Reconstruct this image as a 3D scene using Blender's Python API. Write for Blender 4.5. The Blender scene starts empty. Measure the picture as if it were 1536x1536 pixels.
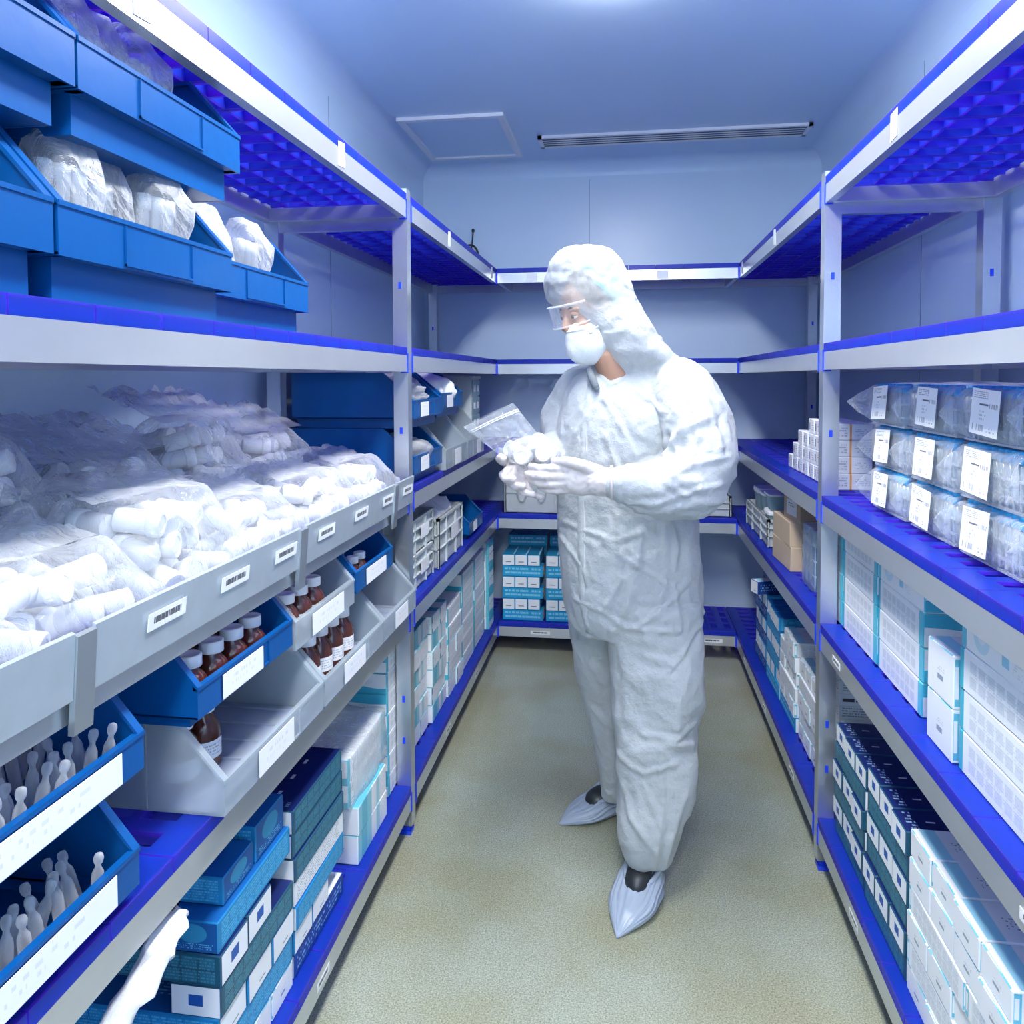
import bpy, bmesh, math, random
from mathutils import Vector, Matrix, noise
R = math.radians
random.seed(7)
sc = bpy.context.scene
COL = sc.collection

# ------------------------------------------------------------------ camera
HC = 1.42
cam = bpy.data.cameras.new('camera')
cam.sensor_fit = 'HORIZONTAL'; cam.sensor_width = 36.0
cam.lens = 1150.0 / 1536.0 * 36.0
cam.shift_y = -(768 - 611.2) / 1536.0
cam.clip_start = 0.02
camo = bpy.data.objects.new('camera', cam); COL.objects.link(camo)
camo.location = (0, 0, HC)
yaw, pit, rol = .147, .0388, .0036
camo.rotation_euler = (Matrix.Rotation(yaw, 3, 'Z') @ Matrix.Rotation(math.pi/2 - pit, 3, 'X') @ Matrix.Rotation(-rol, 3, 'Z')).to_euler()
sc.camera = camo

# ------------------------------------------------------------------ world, exposure
w = bpy.data.worlds.new('world'); sc.world = w; w.use_nodes = True
w.node_tree.nodes['Background'].inputs[0].default_value = (.6, .75, 1, 1)
w.node_tree.nodes['Background'].inputs[1].default_value = .3
sc.view_settings.view_transform = 'Standard'; sc.view_settings.look = 'None'
sc.view_settings.exposure = 0.54; sc.view_settings.gamma = 1
sc.view_settings.use_curve_mapping = False
sc.cycles.transparent_max_bounces = 24
sc.cycles.max_bounces = 10
LAMP = 34.0          # emission of the ceiling light panels

# layout (metres): aisle edges, shelf section joint, back shelf front edge, deck heights
XL, XR, YJ, YB = -.6525, .5476, 2.276, 3.87
WL, WR, WB, WF, ZC = -1.15, 1.03, 4.32, -1.6, 2.62
Z = {1: 1.975, 2: 1.513, 3: 1.085, 4: .721, 5: .159}

# ------------------------------------------------------------------ mesh helpers
class MB:
    def __init__(s): s.v = []; s.f = []; s.m = []; s.uv = {}
    def add(s, vs, fs, mat=0):
        o = len(s.v); s.v += [tuple(p) for p in vs]
        for f in fs: s.f.append(tuple(i + o for i in f)); s.m.append(mat)
    def box(s, x0, x1, y0, y1, z0, z1, mat=0):
        s.add([(x0,y0,z0),(x1,y0,z0),(x1,y1,z0),(x0,y1,z0),(x0,y0,z1),(x1,y0,z1),(x1,y1,z1),(x0,y1,z1)],
              [(0,3,2,1),(4,5,6,7),(0,1,5,4),(1,2,6,5),(2,3,7,6),(3,0,4,7)], mat)
    def prism(s, poly, a0, a1, axis='y', mat=0):
        n = len(poly)
        def P(p, a): return (p[0], a, p[1]) if axis == 'y' else (a, p[0], p[1]) if axis == 'x' else (p[0], p[1], a)
        vs = [P(p, a0) for p in poly] + [P(p, a1) for p in poly]
        fs = [tuple(range(n)), tuple(range(2*n-1, n-1, -1))] + [(i, n+i, n+(i+1) % n, (i+1) % n) for i in range(n)]
        s.add(vs, fs, mat)
    def lathe(s, prof, seg=16, M=None, mat=0, cap=True):
        vs = []; fs = []
        for r, z in prof:
            for k in range(seg):
                a = 2*math.pi*k/seg; vs.append(Vector((r*math.cos(a), r*math.sin(a), z)))
        n = len(prof)
        for i in range(n-1):
            for k in range(seg):
                k2 = (k+1) % seg
                fs.append((i*seg+k, i*seg+k2, (i+1)*seg+k2, (i+1)*seg+k))
        if cap: fs.append(tuple(range(seg-1, -1, -1))); fs.append(tuple((n-1)*seg+k for k in range(seg)))
        if M is not None: vs = [M @ v for v in vs]
        s.add(vs, fs, mat)
    def tube(s, pts, rads, seg=10, mat=0, flat=1.0):
        pts = [Vector(p) for p in pts]
        if not hasattr(rads, '__len__'): rads = [rads]*len(pts)
        vs = []; fs = []; n = len(pts); up = Vector((0, 0, 1))
        prev = None
        for i, p in enumerate(pts):
            t = (pts[min(i+1, n-1)] - pts[max(i-1, 0)]).normalized()
            if prev is None:
                a = t.cross(up)
                if a.length < .1: a = t.cross(Vector((1, 0, 0)))
            else: a = prev - t*prev.dot(t)
            a.normalize(); prev = a; b = t.cross(a)
            for k in range(seg):
                q = 2*math.pi*k/seg; vs.append(p + a*rads[i]*math.cos(q) + b*rads[i]*flat*math.sin(q))
        for i in range(n-1):
            for k in range(seg):
                k2 = (k+1) % seg; fs.append((i*seg+k, i*seg+k2, (i+1)*seg+k2, (i+1)*seg+k))
        fs.append(tuple(range(seg-1, -1, -1))); fs.append(tuple((n-1)*seg+k for k in range(seg)))
        s.add(vs, fs, mat)
    def ell(s, c, ax, M=None, seg=18, rings=10, mat=0):
        vs = []; fs = []; c = Vector(c)
        for i in range(rings+1):
            th = math.pi*i/rings
            for k in range(seg):
                a = 2*math.pi*k/seg
                v = Vector((ax[0]*math.sin(th)*math.cos(a), ax[1]*math.sin(th)*math.sin(a), ax[2]*math.cos(th)))
                vs.append(c + (M @ v if M else v))
        for i in range(rings):
            for k in range(seg):
                k2 = (k+1) % seg; fs.append((i*seg+k, (i+1)*seg+k, (i+1)*seg+k2, i*seg+k2))
        s.add(vs, fs, mat)
    def mesh(s, name, mats, smooth=False):
        me = bpy.data.meshes.new(name); me.from_pydata(s.v, [], s.f); 
        for m in mats: me.materials.append(m)
        if len(mats) > 1: me.polygons.foreach_set('material_index', s.m)
        if smooth: me.polygons.foreach_set('use_smooth', [True]*len(me.polygons))
        me.validate(); me.update()
        return me

def link(name, me, parent=None, loc=(0,0,0), rot=(0,0,0)):
    o = bpy.data.objects.new(name, me); COL.objects.link(o)
    o.location = loc; o.rotation_euler = rot
    if parent: o.parent = parent
    return o
def tag(o, label=None, cat=None, group=None, kind=None):
    if label: o['label'] = label
    if cat: o['category'] = cat
    if group: o['group'] = group
    if kind: o['kind'] = kind
    return o
def empty(name, loc, label, cat, group=None, rot=(0,0,0)):
    o = bpy.data.objects.new(name, None); COL.objects.link(o); o.location = loc; o.rotation_euler = rot
    o.empty_display_size = .05
    return tag(o, label, cat, group)
def build(mb, name, mats, parent=None, loc=(0,0,0), rot=(0,0,0), smooth=False):
    if not isinstance(mats, (list, tuple)): mats = [mats]
    return link(name, mb.mesh(name, mats, smooth), parent, loc, rot)
def smooth_angle(me, deg=35):
    bm = bmesh.new(); bm.from_mesh(me)
    for f in bm.faces: f.smooth = True
    for e in bm.edges:
        if len(e.link_faces) == 2 and e.calc_face_angle(0) > R(deg): e.smooth = False
    bm.to_mesh(me); bm.free()
NUM = ['one','two','three','four','five','six','seven','eight']
ORD = ['first','second','third','fourth','fifth','sixth','seventh','eighth','ninth','tenth','eleventh','twelfth']

# ------------------------------------------------------------------ materials
def newmat(name):
    m = bpy.data.materials.new(name); m.use_nodes = True
    return m, m.node_tree.nodes, m.node_tree.links, m.node_tree.nodes['Principled BSDF']
def mat(name, col, rough=.5, metal=0, bump=0, bscale=60, var=0, vscale=8, spec=.5):
    m, N, L, b = newmat(name)
    b.inputs['Base Color'].default_value = (*col, 1); b.inputs['Roughness'].default_value = rough
    b.inputs['Metallic'].default_value = metal; b.inputs['Specular IOR Level'].default_value = spec
    if var:
        n = N.new('ShaderNodeTexNoise'); n.inputs['Scale'].default_value = vscale; n.inputs['Detail'].default_value = 6
        tc = N.new('ShaderNodeTexCoord'); L.new(tc.outputs['Object'], n.inputs['Vector'])
        r = N.new('ShaderNodeMix'); r.data_type = 'RGBA'
        r.inputs[6].default_value = (*[c*(1-var) for c in col], 1); r.inputs[7].default_value = (*[min(1, c*(1+var)) for c in col], 1)
        L.new(n.outputs['Fac'], r.inputs[0]); L.new(r.outputs[2], b.inputs['Base Color'])
    if bump:
        n2 = N.new('ShaderNodeTexNoise'); n2.inputs['Scale'].default_value = bscale; n2.inputs['Detail'].default_value = 4
        tc = N.new('ShaderNodeTexCoord'); L.new(tc.outputs['Object'], n2.inputs['Vector'])
        bp = N.new('ShaderNodeBump'); bp.inputs['Strength'].default_value = bump; bp.inputs['Distance'].default_value = .01
        L.new(n2.outputs['Fac'], bp.inputs['Height']); L.new(bp.outputs[0], b.inputs['Normal'])
    return m
def translucent(name, col, tcol, fac, rough=.4, transp=0.0):
    m, N, L, b = newmat(name)
    b.inputs['Base Color'].default_value = (*col, 1); b.inputs['Roughness'].default_value = rough
    t = N.new('ShaderNodeBsdfTranslucent'); t.inputs[0].default_value = (*tcol, 1)
    mx = N.new('ShaderNodeMixShader'); mx.inputs[0].default_value = fac
    L.new(b.outputs[0], mx.inputs[1]); L.new(t.outputs[0], mx.inputs[2]); out = mx
    if transp:
        tr = N.new('ShaderNodeBsdfTransparent'); m2 = N.new('ShaderNodeMixShader'); m2.inputs[0].default_value = transp
        L.new(mx.outputs[0], m2.inputs[1]); L.new(tr.outputs[0], m2.inputs[2]); out = m2
    L.new(out.outputs[0], N['Material Output'].inputs[0])
    return m
def film(name, tint=(.93,.96,1), base=.16, edge=.55, bump=.6, bscale=14, milky=.35, rough=.12):
    """clear polythene film: mostly see-through, glossy creases, thicker looking at grazing angles"""
    m, N, L, b = newmat(name)
    tr = N.new('ShaderNodeBsdfTransparent'); tr.inputs[0].default_value = (.97,.985,1,1)
    b.inputs['Base Color'].default_value = (*tint, 1); b.inputs['Roughness'].default_value = rough
    b.inputs['Specular IOR Level'].default_value = .9
    tl = N.new('ShaderNodeBsdfTranslucent'); tl.inputs[0].default_value = (*tint, 1)
    mm = N.new('ShaderNodeMixShader'); mm.inputs[0].default_value = milky
    L.new(b.outputs[0], mm.inputs[1]); L.new(tl.outputs[0], mm.inputs[2])
    tc = N.new('ShaderNodeTexCoord'); n = N.new('ShaderNodeTexNoise'); n.inputs['Scale'].default_value = bscale
    n.inputs['Detail'].default_value = 5; n.inputs['Distortion'].default_value = 1.2
    L.new(tc.outputs['Object'], n.inputs['Vector'])
    bp = N.new('ShaderNodeBump'); bp.inputs['Strength'].default_value = bump; bp.inputs['Distance'].default_value = .03
    L.new(n.outputs['Fac'], bp.inputs['Height']); L.new(bp.outputs[0], b.inputs['Normal'])
    lw = N.new('ShaderNodeLayerWeight'); lw.inputs[0].default_value = .35; L.new(bp.outputs[0], lw.inputs['Normal'])
    mp = N.new('ShaderNodeMapRange'); mp.inputs[3].default_value = base; mp.inputs[4].default_value = edge
    L.new(lw.outputs['Facing'], mp.inputs[0])
    mx = N.new('ShaderNodeMixShader'); L.new(mp.outputs[0], mx.inputs[0])
    L.new(tr.outputs[0], mx.inputs[1]); L.new(mm.outputs[0], mx.inputs[2])
    L.new(mx.outputs[0], N['Material Output'].inputs[0])
    return m

class PM:
    """flat print on a face: layers laid over a base colour in the face's own UV square"""
    def __init__(s, name, base, rough=.45):
        s.m, s.N, s.L, s.b = newmat(name); s.b.inputs['Roughness'].default_value = rough
        s.tc = s.N.new('ShaderNodeTexCoord'); sp = s.N.new('ShaderNodeSeparateXYZ')
        s.L.new(s.tc.outputs['UV'], sp.inputs[0]); s.u, s.v = sp.outputs[0], sp.outputs[1]
        c = s.N.new('ShaderNodeRGB'); c.outputs[0].default_value = (*base, 1); s.c = c.outputs[0]
    def math(s, op, a, b=None):
        n = s.N.new('ShaderNodeMath'); n.operation = op
        for i, x in enumerate((a, b)):
            if x is None: continue
            if isinstance(x, (int, float)): n.inputs[i].default_value = x
            else: s.L.new(x, n.inputs[i])
        return n.outputs[0]
    def over(s, mask, col):
        n = s.N.new('ShaderNodeMix'); n.data_type = 'RGBA'; s.L.new(mask, n.inputs[0]); s.L.new(s.c, n.inputs[6])
        n.inputs[7].default_value = (*col, 1); s.c = n.outputs[2]; return s
    def rmask(s, u0, u1, v0, v1):
        m = None
        for ax, lo, hi in ((s.u, u0, u1), (s.v, v0, v1)):
            if lo > 0: k = s.math('GREATER_THAN', ax, lo); m = k if m is None else s.math('MULTIPLY', m, k)
            if hi < 1: k = s.math('LESS_THAN', ax, hi); m = k if m is None else s.math('MULTIPLY', m, k)
        return m if m is not None else s.math('ADD', 1.0, 0.0)
    def rect(s, u0, u1, v0, v1, col): return s.over(s.rmask(u0, u1, v0, v1), col)
    def grid(s, u0, u1, v0, v1, nx, ny, gap, col, k=1.0):
        fu = s.math('FRACT', s.math('MULTIPLY', s.math('SUBTRACT', s.u, u0), nx/(u1-u0)))
        fv = s.math('FRACT', s.math('MULTIPLY', s.math('SUBTRACT', s.v, v0), ny/(v1-v0)))
        m = s.rmask(u0, u1, v0, v1)
        for f in (fu, fv):
            m = s.math('MULTIPLY', m, s.math('GREATER_THAN', f, gap)); m = s.math('MULTIPLY', m, s.math('LESS_THAN', f, 1-gap))
        return s.over(s.math('MULTIPLY', m, k), col)
    def tmask(s, rows, freq, seed, thr=.5, v0=0.0):
        vr = s.math('MULTIPLY', s.math('SUBTRACT', s.v, v0), rows); row = s.math('FLOOR', vr)
        cv = s.N.new('ShaderNodeCombineXYZ'); s.L.new(s.math('MULTIPLY', s.u, freq), cv.inputs[0])
        s.L.new(s.math('MULTIPLY', row, 5.37), cv.inputs[1]); cv.inputs[2].default_value = seed
        n = s.N.new('ShaderNodeTexNoise'); n.inputs['Scale'].default_value = 1; n.inputs['Detail'].default_value = 1
        s.L.new(cv.outputs[0], n.inputs['Vector'])
        m = s.math('GREATER_THAN', n.outputs['Fac'], thr)
        fr = s.math('FRACT', vr)
        return s.math('MULTIPLY', m, s.math('MULTIPLY', s.math('GREATER_THAN', fr, .3), s.math('LESS_THAN', fr, .8)))
    def text(s, u0, u1, v0, v1, rows, freq, col, seed=1.0, thr=.5, k=1.0):
        m = s.math('MULTIPLY', s.rmask(u0, u1, v0, v1), s.tmask(rows/(v1-v0), freq, seed, thr, v0))
        return s.over(s.math('MULTIPLY', m, k), col)
    def bars(s, u0, u1, v0, v1, freq, col, seed=3.0):
        cv = s.N.new('ShaderNodeCombineXYZ'); s.L.new(s.math('MULTIPLY', s.u, freq), cv.inputs[0]); cv.inputs[2].default_value = seed
        n = s.N.new('ShaderNodeTexNoise'); n.inputs['Scale'].default_value = 1; n.inputs['Detail'].default_value = 0
        s.L.new(cv.outputs[0], n.inputs['Vector'])
        return s.over(s.math('MULTIPLY', s.rmask(u0, u1, v0, v1), s.math('GREATER_THAN', n.outputs['Fac'], .5)), col)
    def wave(s, v0, amp, freq, col, above=False, ph=0.0):
        wv = s.math('ADD', v0, s.math('MULTIPLY', s.math('SINE', s.math('ADD', s.math('MULTIPLY', s.u, freq), ph)), amp))
        return s.over(s.math('GREATER_THAN' if above else 'LESS_THAN', s.v, wv), col)
    def disc(s, u0, v0, ru, rv, col):
        d = s.math('ADD', s.math('POWER', s.math('MULTIPLY', s.math('SUBTRACT', s.u, u0), 1/ru), 2), s.math('POWER', s.math('MULTIPLY', s.math('SUBTRACT', s.v, v0), 1/rv), 2))
        return s.over(s.math('LESS_THAN', d, 1.0), col)
    def done(s): s.L.new(s.c, s.b.inputs['Base Color']); return s.m

WALLC = (.60, .76, .92)
M = {}
M['wall'] = mat('wall_panel_paint', WALLC, .32, var=.02, vscale=3)
M['ceil'] = mat('ceiling_panel_paint', (.60,.77,.93), .3, var=.02, vscale=2)
M['seam'] = mat('panel_seam', (.22,.30,.42), .6)
M['alu'] = mat('brushed_aluminium', (.66,.69,.73), .28, .85, bump=.05, bscale=120, var=.06, vscale=20)
M['alu_light'] = mat('anodised_rail', (.62,.64,.67), .30, .65, var=.05, vscale=10)
M['guard'] = mat('galvanised_guard', (.62,.70,.76), .34, .6, bump=.06, bscale=80, var=.08, vscale=26)
M['steel'] = mat('steel_clip', (.5,.54,.57), .35, .8)
M['deck'] = translucent('blue_deck_plastic', (.014,.085,.62), (.46,.03,1.0), .58, .3)
M['blue'] = mat('blue_plastic_clip', (.012,.06,.80), .35)
M['bin'] = mat('blue_bin_plastic', (.002,.085,.31), .30, bump=.06, bscale=25, var=.05, vscale=6, spec=.35)
M['bin_dark'] = mat('royal_blue_bin_plastic', (.006,.08,.62), .35, bump=.05, bscale=30)
M['clearbin'] = translucent('frosted_bin_plastic', (.62,.70,.76), (.66,.74,.80), .40, .22, .52)
M['white'] = mat('white_plastic', (.86,.87,.90), .35)
M['vial'] = translucent('white_vial_plastic', (.90,.91,.94), (.9,.92,.96), .25, .4)
M['paper'] = mat('white_paper', (.86,.88,.92), .7)
M['amber'] = mat('amber_bottle_glass', (.085,.018,.012), .08, spec=.8)
M['navy'] = mat('navy', (.01,.03,.2), .4)
M['grey'] = mat('grey_crate_plastic', (.50,.55,.58), .42, var=.04)
M['carton'] = mat('brown_cardboard', (.52,.40,.28), .8, var=.06, vscale=30)
M['black'] = mat('black_plastic', (.02,.025,.03), .4)
M['film'] = film('clear_bag_film', base=.10, edge=.60, milky=.3)
M['film_pile'] = film('vial_bag_film', base=.05, edge=.62, bump=.55, bscale=13, milky=.12, rough=.10)
M['film_rack'] = film('rack_bag_film', base=.07, edge=.6, bump=.7, bscale=11, milky=.15, rough=.1)
M['film_tube'] = film('tube_bag_film', base=.16, edge=.7, bump=.5, bscale=20, milky=.3, rough=.16)
M['film_milky'] = film('milky_bag_film', base=.42, edge=.9, bump=.5, bscale=18, milky=.45, rough=.2)
M['clear'] = film('clear_tube_plastic', base=.28, edge=.85, bump=.1, milky=.3, rough=.08)
M['tubglass'] = film('blue_tinted_tub', tint=(.55,.82,.92), base=.35, edge=.85, bump=.15, milky=.35)
M['cap'] = mat('blue_tube_cap', (.01,.30,.62), .4)
M['tubeglass'] = mat('grey_tube_glass', (.30,.37,.43), .12, spec=.8)
M['dark'] = mat('dark_recess', (.05,.06,.08), .6)

def floor_mat():
    m, N, L, b = newmat('speckled_vinyl_floor'); tc = N.new('ShaderNodeTexCoord')
    n1 = N.new('ShaderNodeTexNoise'); n1.inputs['Scale'].default_value = 260; n1.inputs['Detail'].default_value = 2
    n2 = N.new('ShaderNodeTexNoise'); n2.inputs['Scale'].default_value = 2.2; n2.inputs['Detail'].default_value = 4
    for n in (n1, n2): L.new(tc.outputs['Object'], n.inputs['Vector'])
    r1 = N.new('ShaderNodeValToRGB'); e = r1.color_ramp.elements
    e[0].position = .30; e[0].color = (.24,.26,.20,1); e[1].position = .70; e[1].color = (.56,.57,.46,1)
    k = e.new(.5); k.color = (.40,.42,.34,1)
    r2 = N.new('ShaderNodeValToRGB'); e = r2.color_ramp.elements
    e[0].position = .38; e[0].color = (.80,.76,.60,1); e[1].position = .62; e[1].color = (.95,1.0,1.0,1)
    L.new(n1.outputs['Fac'], r1.inputs[0]); L.new(n2.outputs['Fac'], r2.inputs[0])
    mx = N.new('ShaderNodeMix'); mx.data_type = 'RGBA'; mx.blend_type = 'MULTIPLY'; mx.inputs[0].default_value = .8
    L.new(r1.outputs[0], mx.inputs[6]); L.new(r2.outputs[0], mx.inputs[7]); L.new(mx.outputs[2], b.inputs['Base Color'])
    b.inputs['Roughness'].default_value = .27; b.inputs['Specular IOR Level'].default_value = .75
    bp = N.new('ShaderNodeBump'); bp.inputs['Strength'].default_value = .04; bp.inputs['Distance'].default_value = .001
    L.new(n1.outputs['Fac'], bp.inputs['Height']); L.new(bp.outputs[0], b.inputs['Normal'])
    return m
M['floor'] = floor_mat()

# printed faces
G1, G2 = (.56,.62,.68), (.70,.74,.80)
TEAL, CY, NV, DT = (.05,.44,.60), (.01,.36,.66), (.006,.03,.20), (.012,.12,.21)
W = (.86,.89,.93)
def print_set():
    P = {}
    # tall white cartons with teal ends
    P['side1'] = PM('carton_white_side', W).grid(.12,.86,.14,.86,7,2,.12,G2).text(.14,.84,.18,.82,9,60,G1,1,.52,.6).rect(0,.055,0,1,TEAL).rect(.92,1,0,1,(.13,.55,.68)).done()
    P['end1'] = PM('carton_wave_end', W).wave(.36,.09,5.5,(.06,.47,.64)).text(.3,.75,.45,.72,5,30,G2,2).done()
    P['end1b'] = PM('carton_wave_end_top', W).wave(.55,.05,4.5,(.06,.47,.64),True,1.5).text(.3,.72,.18,.45,5,30,G2,2).done()
    P['top1'] = PM('carton_white_top', W).wave(.8,.05,6,(.2,.55,.72),True).text(.2,.8,.3,.6,6,60,G1,4).done()
    P['side1b'] = PM('carton_picture_side', W).disc(.26,.5,.1,.36,(.62,.80,.88)).disc(.26,.55,.05,.2,(.82,.88,.92)).rect(.5,.58,.25,.6,(.30,.62,.78)).rect(.0,.07,0,1,(.12,.53,.68)).text(.62,.72,.2,.8,10,24,G2,2).done()
    # navy and white glove cartons
    P['side2'] = PM('glove_teal_side', (.012,.085,.15)).grid(.03,.97,.06,.94,8,2,.09,(.02,.16,.25)).text(.04,.96,.1,.9,8,90,(.10,.30,.40),5,.5,.7).done()
    P['end2'] = PM('glove_white_end', W).rect(.36,.64,.34,.70,(.012,.10,.42)).rect(0,.03,0,1,NV).rect(.97,1,0,1,NV).done()
    P['top2'] = PM('glove_navy_top', (.004,.015,.12)).rect(.2,.27,.44,.5,W).rect(.45,.52,.44,.5,W).rect(.7,.77,.44,.5,W).text(.05,.12,.1,.9,6,50,(.3,.45,.7),2).done()
    # white and cyan glove cartons
    P['side3'] = PM('glove_white_side', W).grid(.1,.92,.1,.9,9,2,.08,(.74,.78,.83)).text(.1,.92,.12,.88,8,80,G1,5,.5,.7).rect(.0,.05,.06,.94,(.14,.52,.68)).rect(.012,.038,.2,.8,W).done()
    P['end3'] = PM('glove_white_end_mark', W).rect(.40,.62,.34,.44,(.30,.36,.44)).text(.38,.66,.5,.6,2,30,G1,2).done()
    P['top3'] = PM('glove_cyan_top', W).rect(.05,.16,0,1,(.36,.72,.86)).text(.22,.42,.3,.6,5,44,(.25,.3,.4),2).disc(.60,.5,.06,.2,(.01,.10,.32)).done()
    # blue glove cartons
    P['side4'] = PM('glove_blue_side', (.008,.22,.50)).grid(.03,.97,.08,.92,9,2,.08,(.02,.30,.60)).text(.04,.96,.1,.9,8,90,(.12,.52,.80),6,.48,.8).done()
    P['end4'] = PM('glove_plain_end', W).rect(.45,.7,.2,.26,(.3,.36,.44)).rect(.0,.03,0,1,(.01,.12,.42)).done()
    P['top4'] = PM('glove_blue_top', (.006,.13,.44)).text(.2,.6,.3,.6,4,40,(.15,.5,.8),3).done()
    P['endb'] = PM('glove_blue_end', (.006,.10,.34)).disc(.5,.6,.28,.3,(.03,.30,.52)).text(.1,.9,.1,.3,3,30,(.15,.5,.75),2).done()
    # cyan cartons on the back shelf
    P['side5'] = PM('cyan_side', (.012,.36,.66)).text(.06,.94,.14,.86,2,26,(.25,.62,.82),7,.42).done()
    P['end5'] = PM('white_end_dash', W).text(.28,.72,.26,.40,1,22,(.12,.16,.22),3,.4).done()
    P['top5'] = PM('cyan_top', (.02,.30,.55)).rect(.06,.94,.85,1,(.5,.75,.9)).done()
    # white and teal basket cartons
    P['side6'] = PM('teal_fade_side', W).rect(.0,.45,0,1,(.30,.64,.74)).rect(.12,.30,0,1,(.15,.52,.65)).rect(.62,.74,0,1,(.42,.70,.78)).text(.76,.97,.2,.8,6,30,G2,2).done()
    P['end6'] = PM('white_flap_end', W).rect(0,.1,0,1,(.16,.14,.12)).rect(.02,.08,.3,.6,W).text(.3,.8,.3,.6,3,20,G2,4).done()
    P['top6'] = PM('white_teal_top', W).wave(.35,.06,7,(.12,.5,.64)).done()
    # navy long box
    P['side7'] = PM('navy_side', (.008,.05,.28)).text(.05,.95,.2,.8,3,40,(.25,.5,.8),3,.5).done()
    P['side8'] = PM('white_text_side', W).text(.05,.9,.1,.9,7,70,(.45,.5,.56),2,.5).done()
    # medicine boxes
    P['med'] = PM('medicine_box_print', W).rect(.42,.47,0,1,(.95,.42,.12)).rect(.1,.36,.2,.8,(.80,.83,.88)).text(.12,.36,.2,.8,4,14,(.45,.5,.6),2).text(.55,.95,.25,.7,4,18,(.5,.55,.62),4).done()
    P['med2'] = PM('medicine_box_end', (.60,.66,.78)).rect(.42,.47,0,1,(.95,.42,.12)).rect(.04,.4,.08,.92,(.74,.78,.86)).rect(.5,.96,.08,.92,(.74,.78,.86)).rect(.12,.32,.25,.75,(.22,.27,.38)).text(.55,.95,.2,.8,4,18,(.3,.35,.45),4).done()
    # brown cartons
    P['brown'] = PM('brown_carton', (.55,.43,.31),.8).rect(.49,.51,0,1,(.48,.37,.26)).done()
    P['brown_lab'] = PM('brown_carton_label', (.55,.43,.31),.8).rect(.18,.80,.2,.85,W).text(.3,.7,.55,.75,2,14,(.2,.22,.26),2).done()
    P['brown_arrow'] = PM('brown_carton_arrow', (.52,.40,.28),.8).rect(.52,.56,.1,.75,(.02,.03,.05)).rect(.49,.59,.68,.8,(.02,.03,.05)).rect(.55,.95,.35,.7,(.6,.66,.76)).text(.58,.92,.4,.66,3,20,(.25,.3,.4),3).done()
    P['pack'] = PM('blue_pack_grid', (.50,.66,.78)).grid(0,1,0,1,3,4,.06,(.03,.16,.36)).rect(0,1,.77,1,(.62,.76,.84)).grid(0,1,.77,1,2,1,.08,(.36,.55,.66)).done()
    P['zid'] = PM('white_box_lettering', W).text(.05,.95,.55,.95,4,60,(.35,.4,.46),2,.45).text(.05,.4,.08,.34,1,16,(.06,.07,.1),6,.35).rect(0,1,.46,.47,G1).done()
    # labels
    P['label'] = PM('rack_bag_label', (.90,.91,.95), .6).text(.08,.6,.78,.95,4,34,(.35,.37,.42),2,.42).text(.3,.62,.62,.7,1,12,(.12,.13,.16),5,.3).bars(.66,.95,.60,.70,50,(.15,.16,.2)).text(.3,.55,.3,.55,3,18,(.5,.52,.56),3,.5).bars(.1,.5,.08,.22,60,(.2,.21,.26)).text(.6,.9,.06,.2,2,14,(.4,.42,.46),8,.5).done()
    P['strip'] = PM('shelf_label_strip', (.88,.90,.93), .6).text(.14,.86,.12,.88,1,46,(.10,.11,.13),3,.44).done()
    P['binlab'] = PM('bin_label_card', (.88,.90,.95), .6).text(.2,.8,.25,.8,2,22,(.55,.6,.68),3,.52,.45).done()
    P['botlab'] = PM('bottle_label', (.88,.90,.94), .6).text(.0,1,.15,.85,4,60,(.45,.48,.54),2,.5).done()
    return P
PR = print_set()

# ------------------------------------------------------------------ room shell
def structure(mb, name, m, **k): return tag(build(mb, name, m, **k), kind='structure')
b = MB(); b.box(WL-.1, WR+.1, WF-.1, WB+.1, -.1, 0); structure(b, 'floor', M['floor'])
b = MB(); b.box(WL-.1, WR+.1, WF-.1, WB+.1, ZC, ZC+.1); structure(b, 'ceiling', M['ceil'])
b = MB(); b.box(WL-.1, WL, WF, WB, 0, ZC)
wl = structure(b, 'wall_left', M['wall'])
b = MB(); b.box(WR, WR+.1, WF, WB, 0, ZC); wr = structure(b, 'wall_right', M['wall'])
b = MB(); b.box(WL-.1, WR+.1, WB, WB+.1, 0, ZC); wb = structure(b, 'wall_back', M['wall'])
b = MB(); b.box(WL-.1, WR+.1, WF-.1, WF, 0, ZC); structure(b, 'wall_front', M['wall'])
# panel seams as narrow recess strips proud of nothing: thin gaskets
for par, pts in ((wb, [(-.2, 'b')]), (wl, [(1.02, 's'), (2.9, 's')]), (wr, [(1.5, 's'), (2.9, 's')])):
    for p, kind in pts:
        b = MB()
        if kind == 'b': b.box(p-.0012, p+.0012, WB-.0012, WB, .1, 2.52)
        elif par is wl: b.box(WL, WL+.0012, p-.0012, p+.0012, .1, 2.52)
        else: b.box(WR-.0012, WR, p-.0012, p+.0012, .1, 2.52)
        build(b, 'panel_seam', M['seam'], par)
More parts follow.
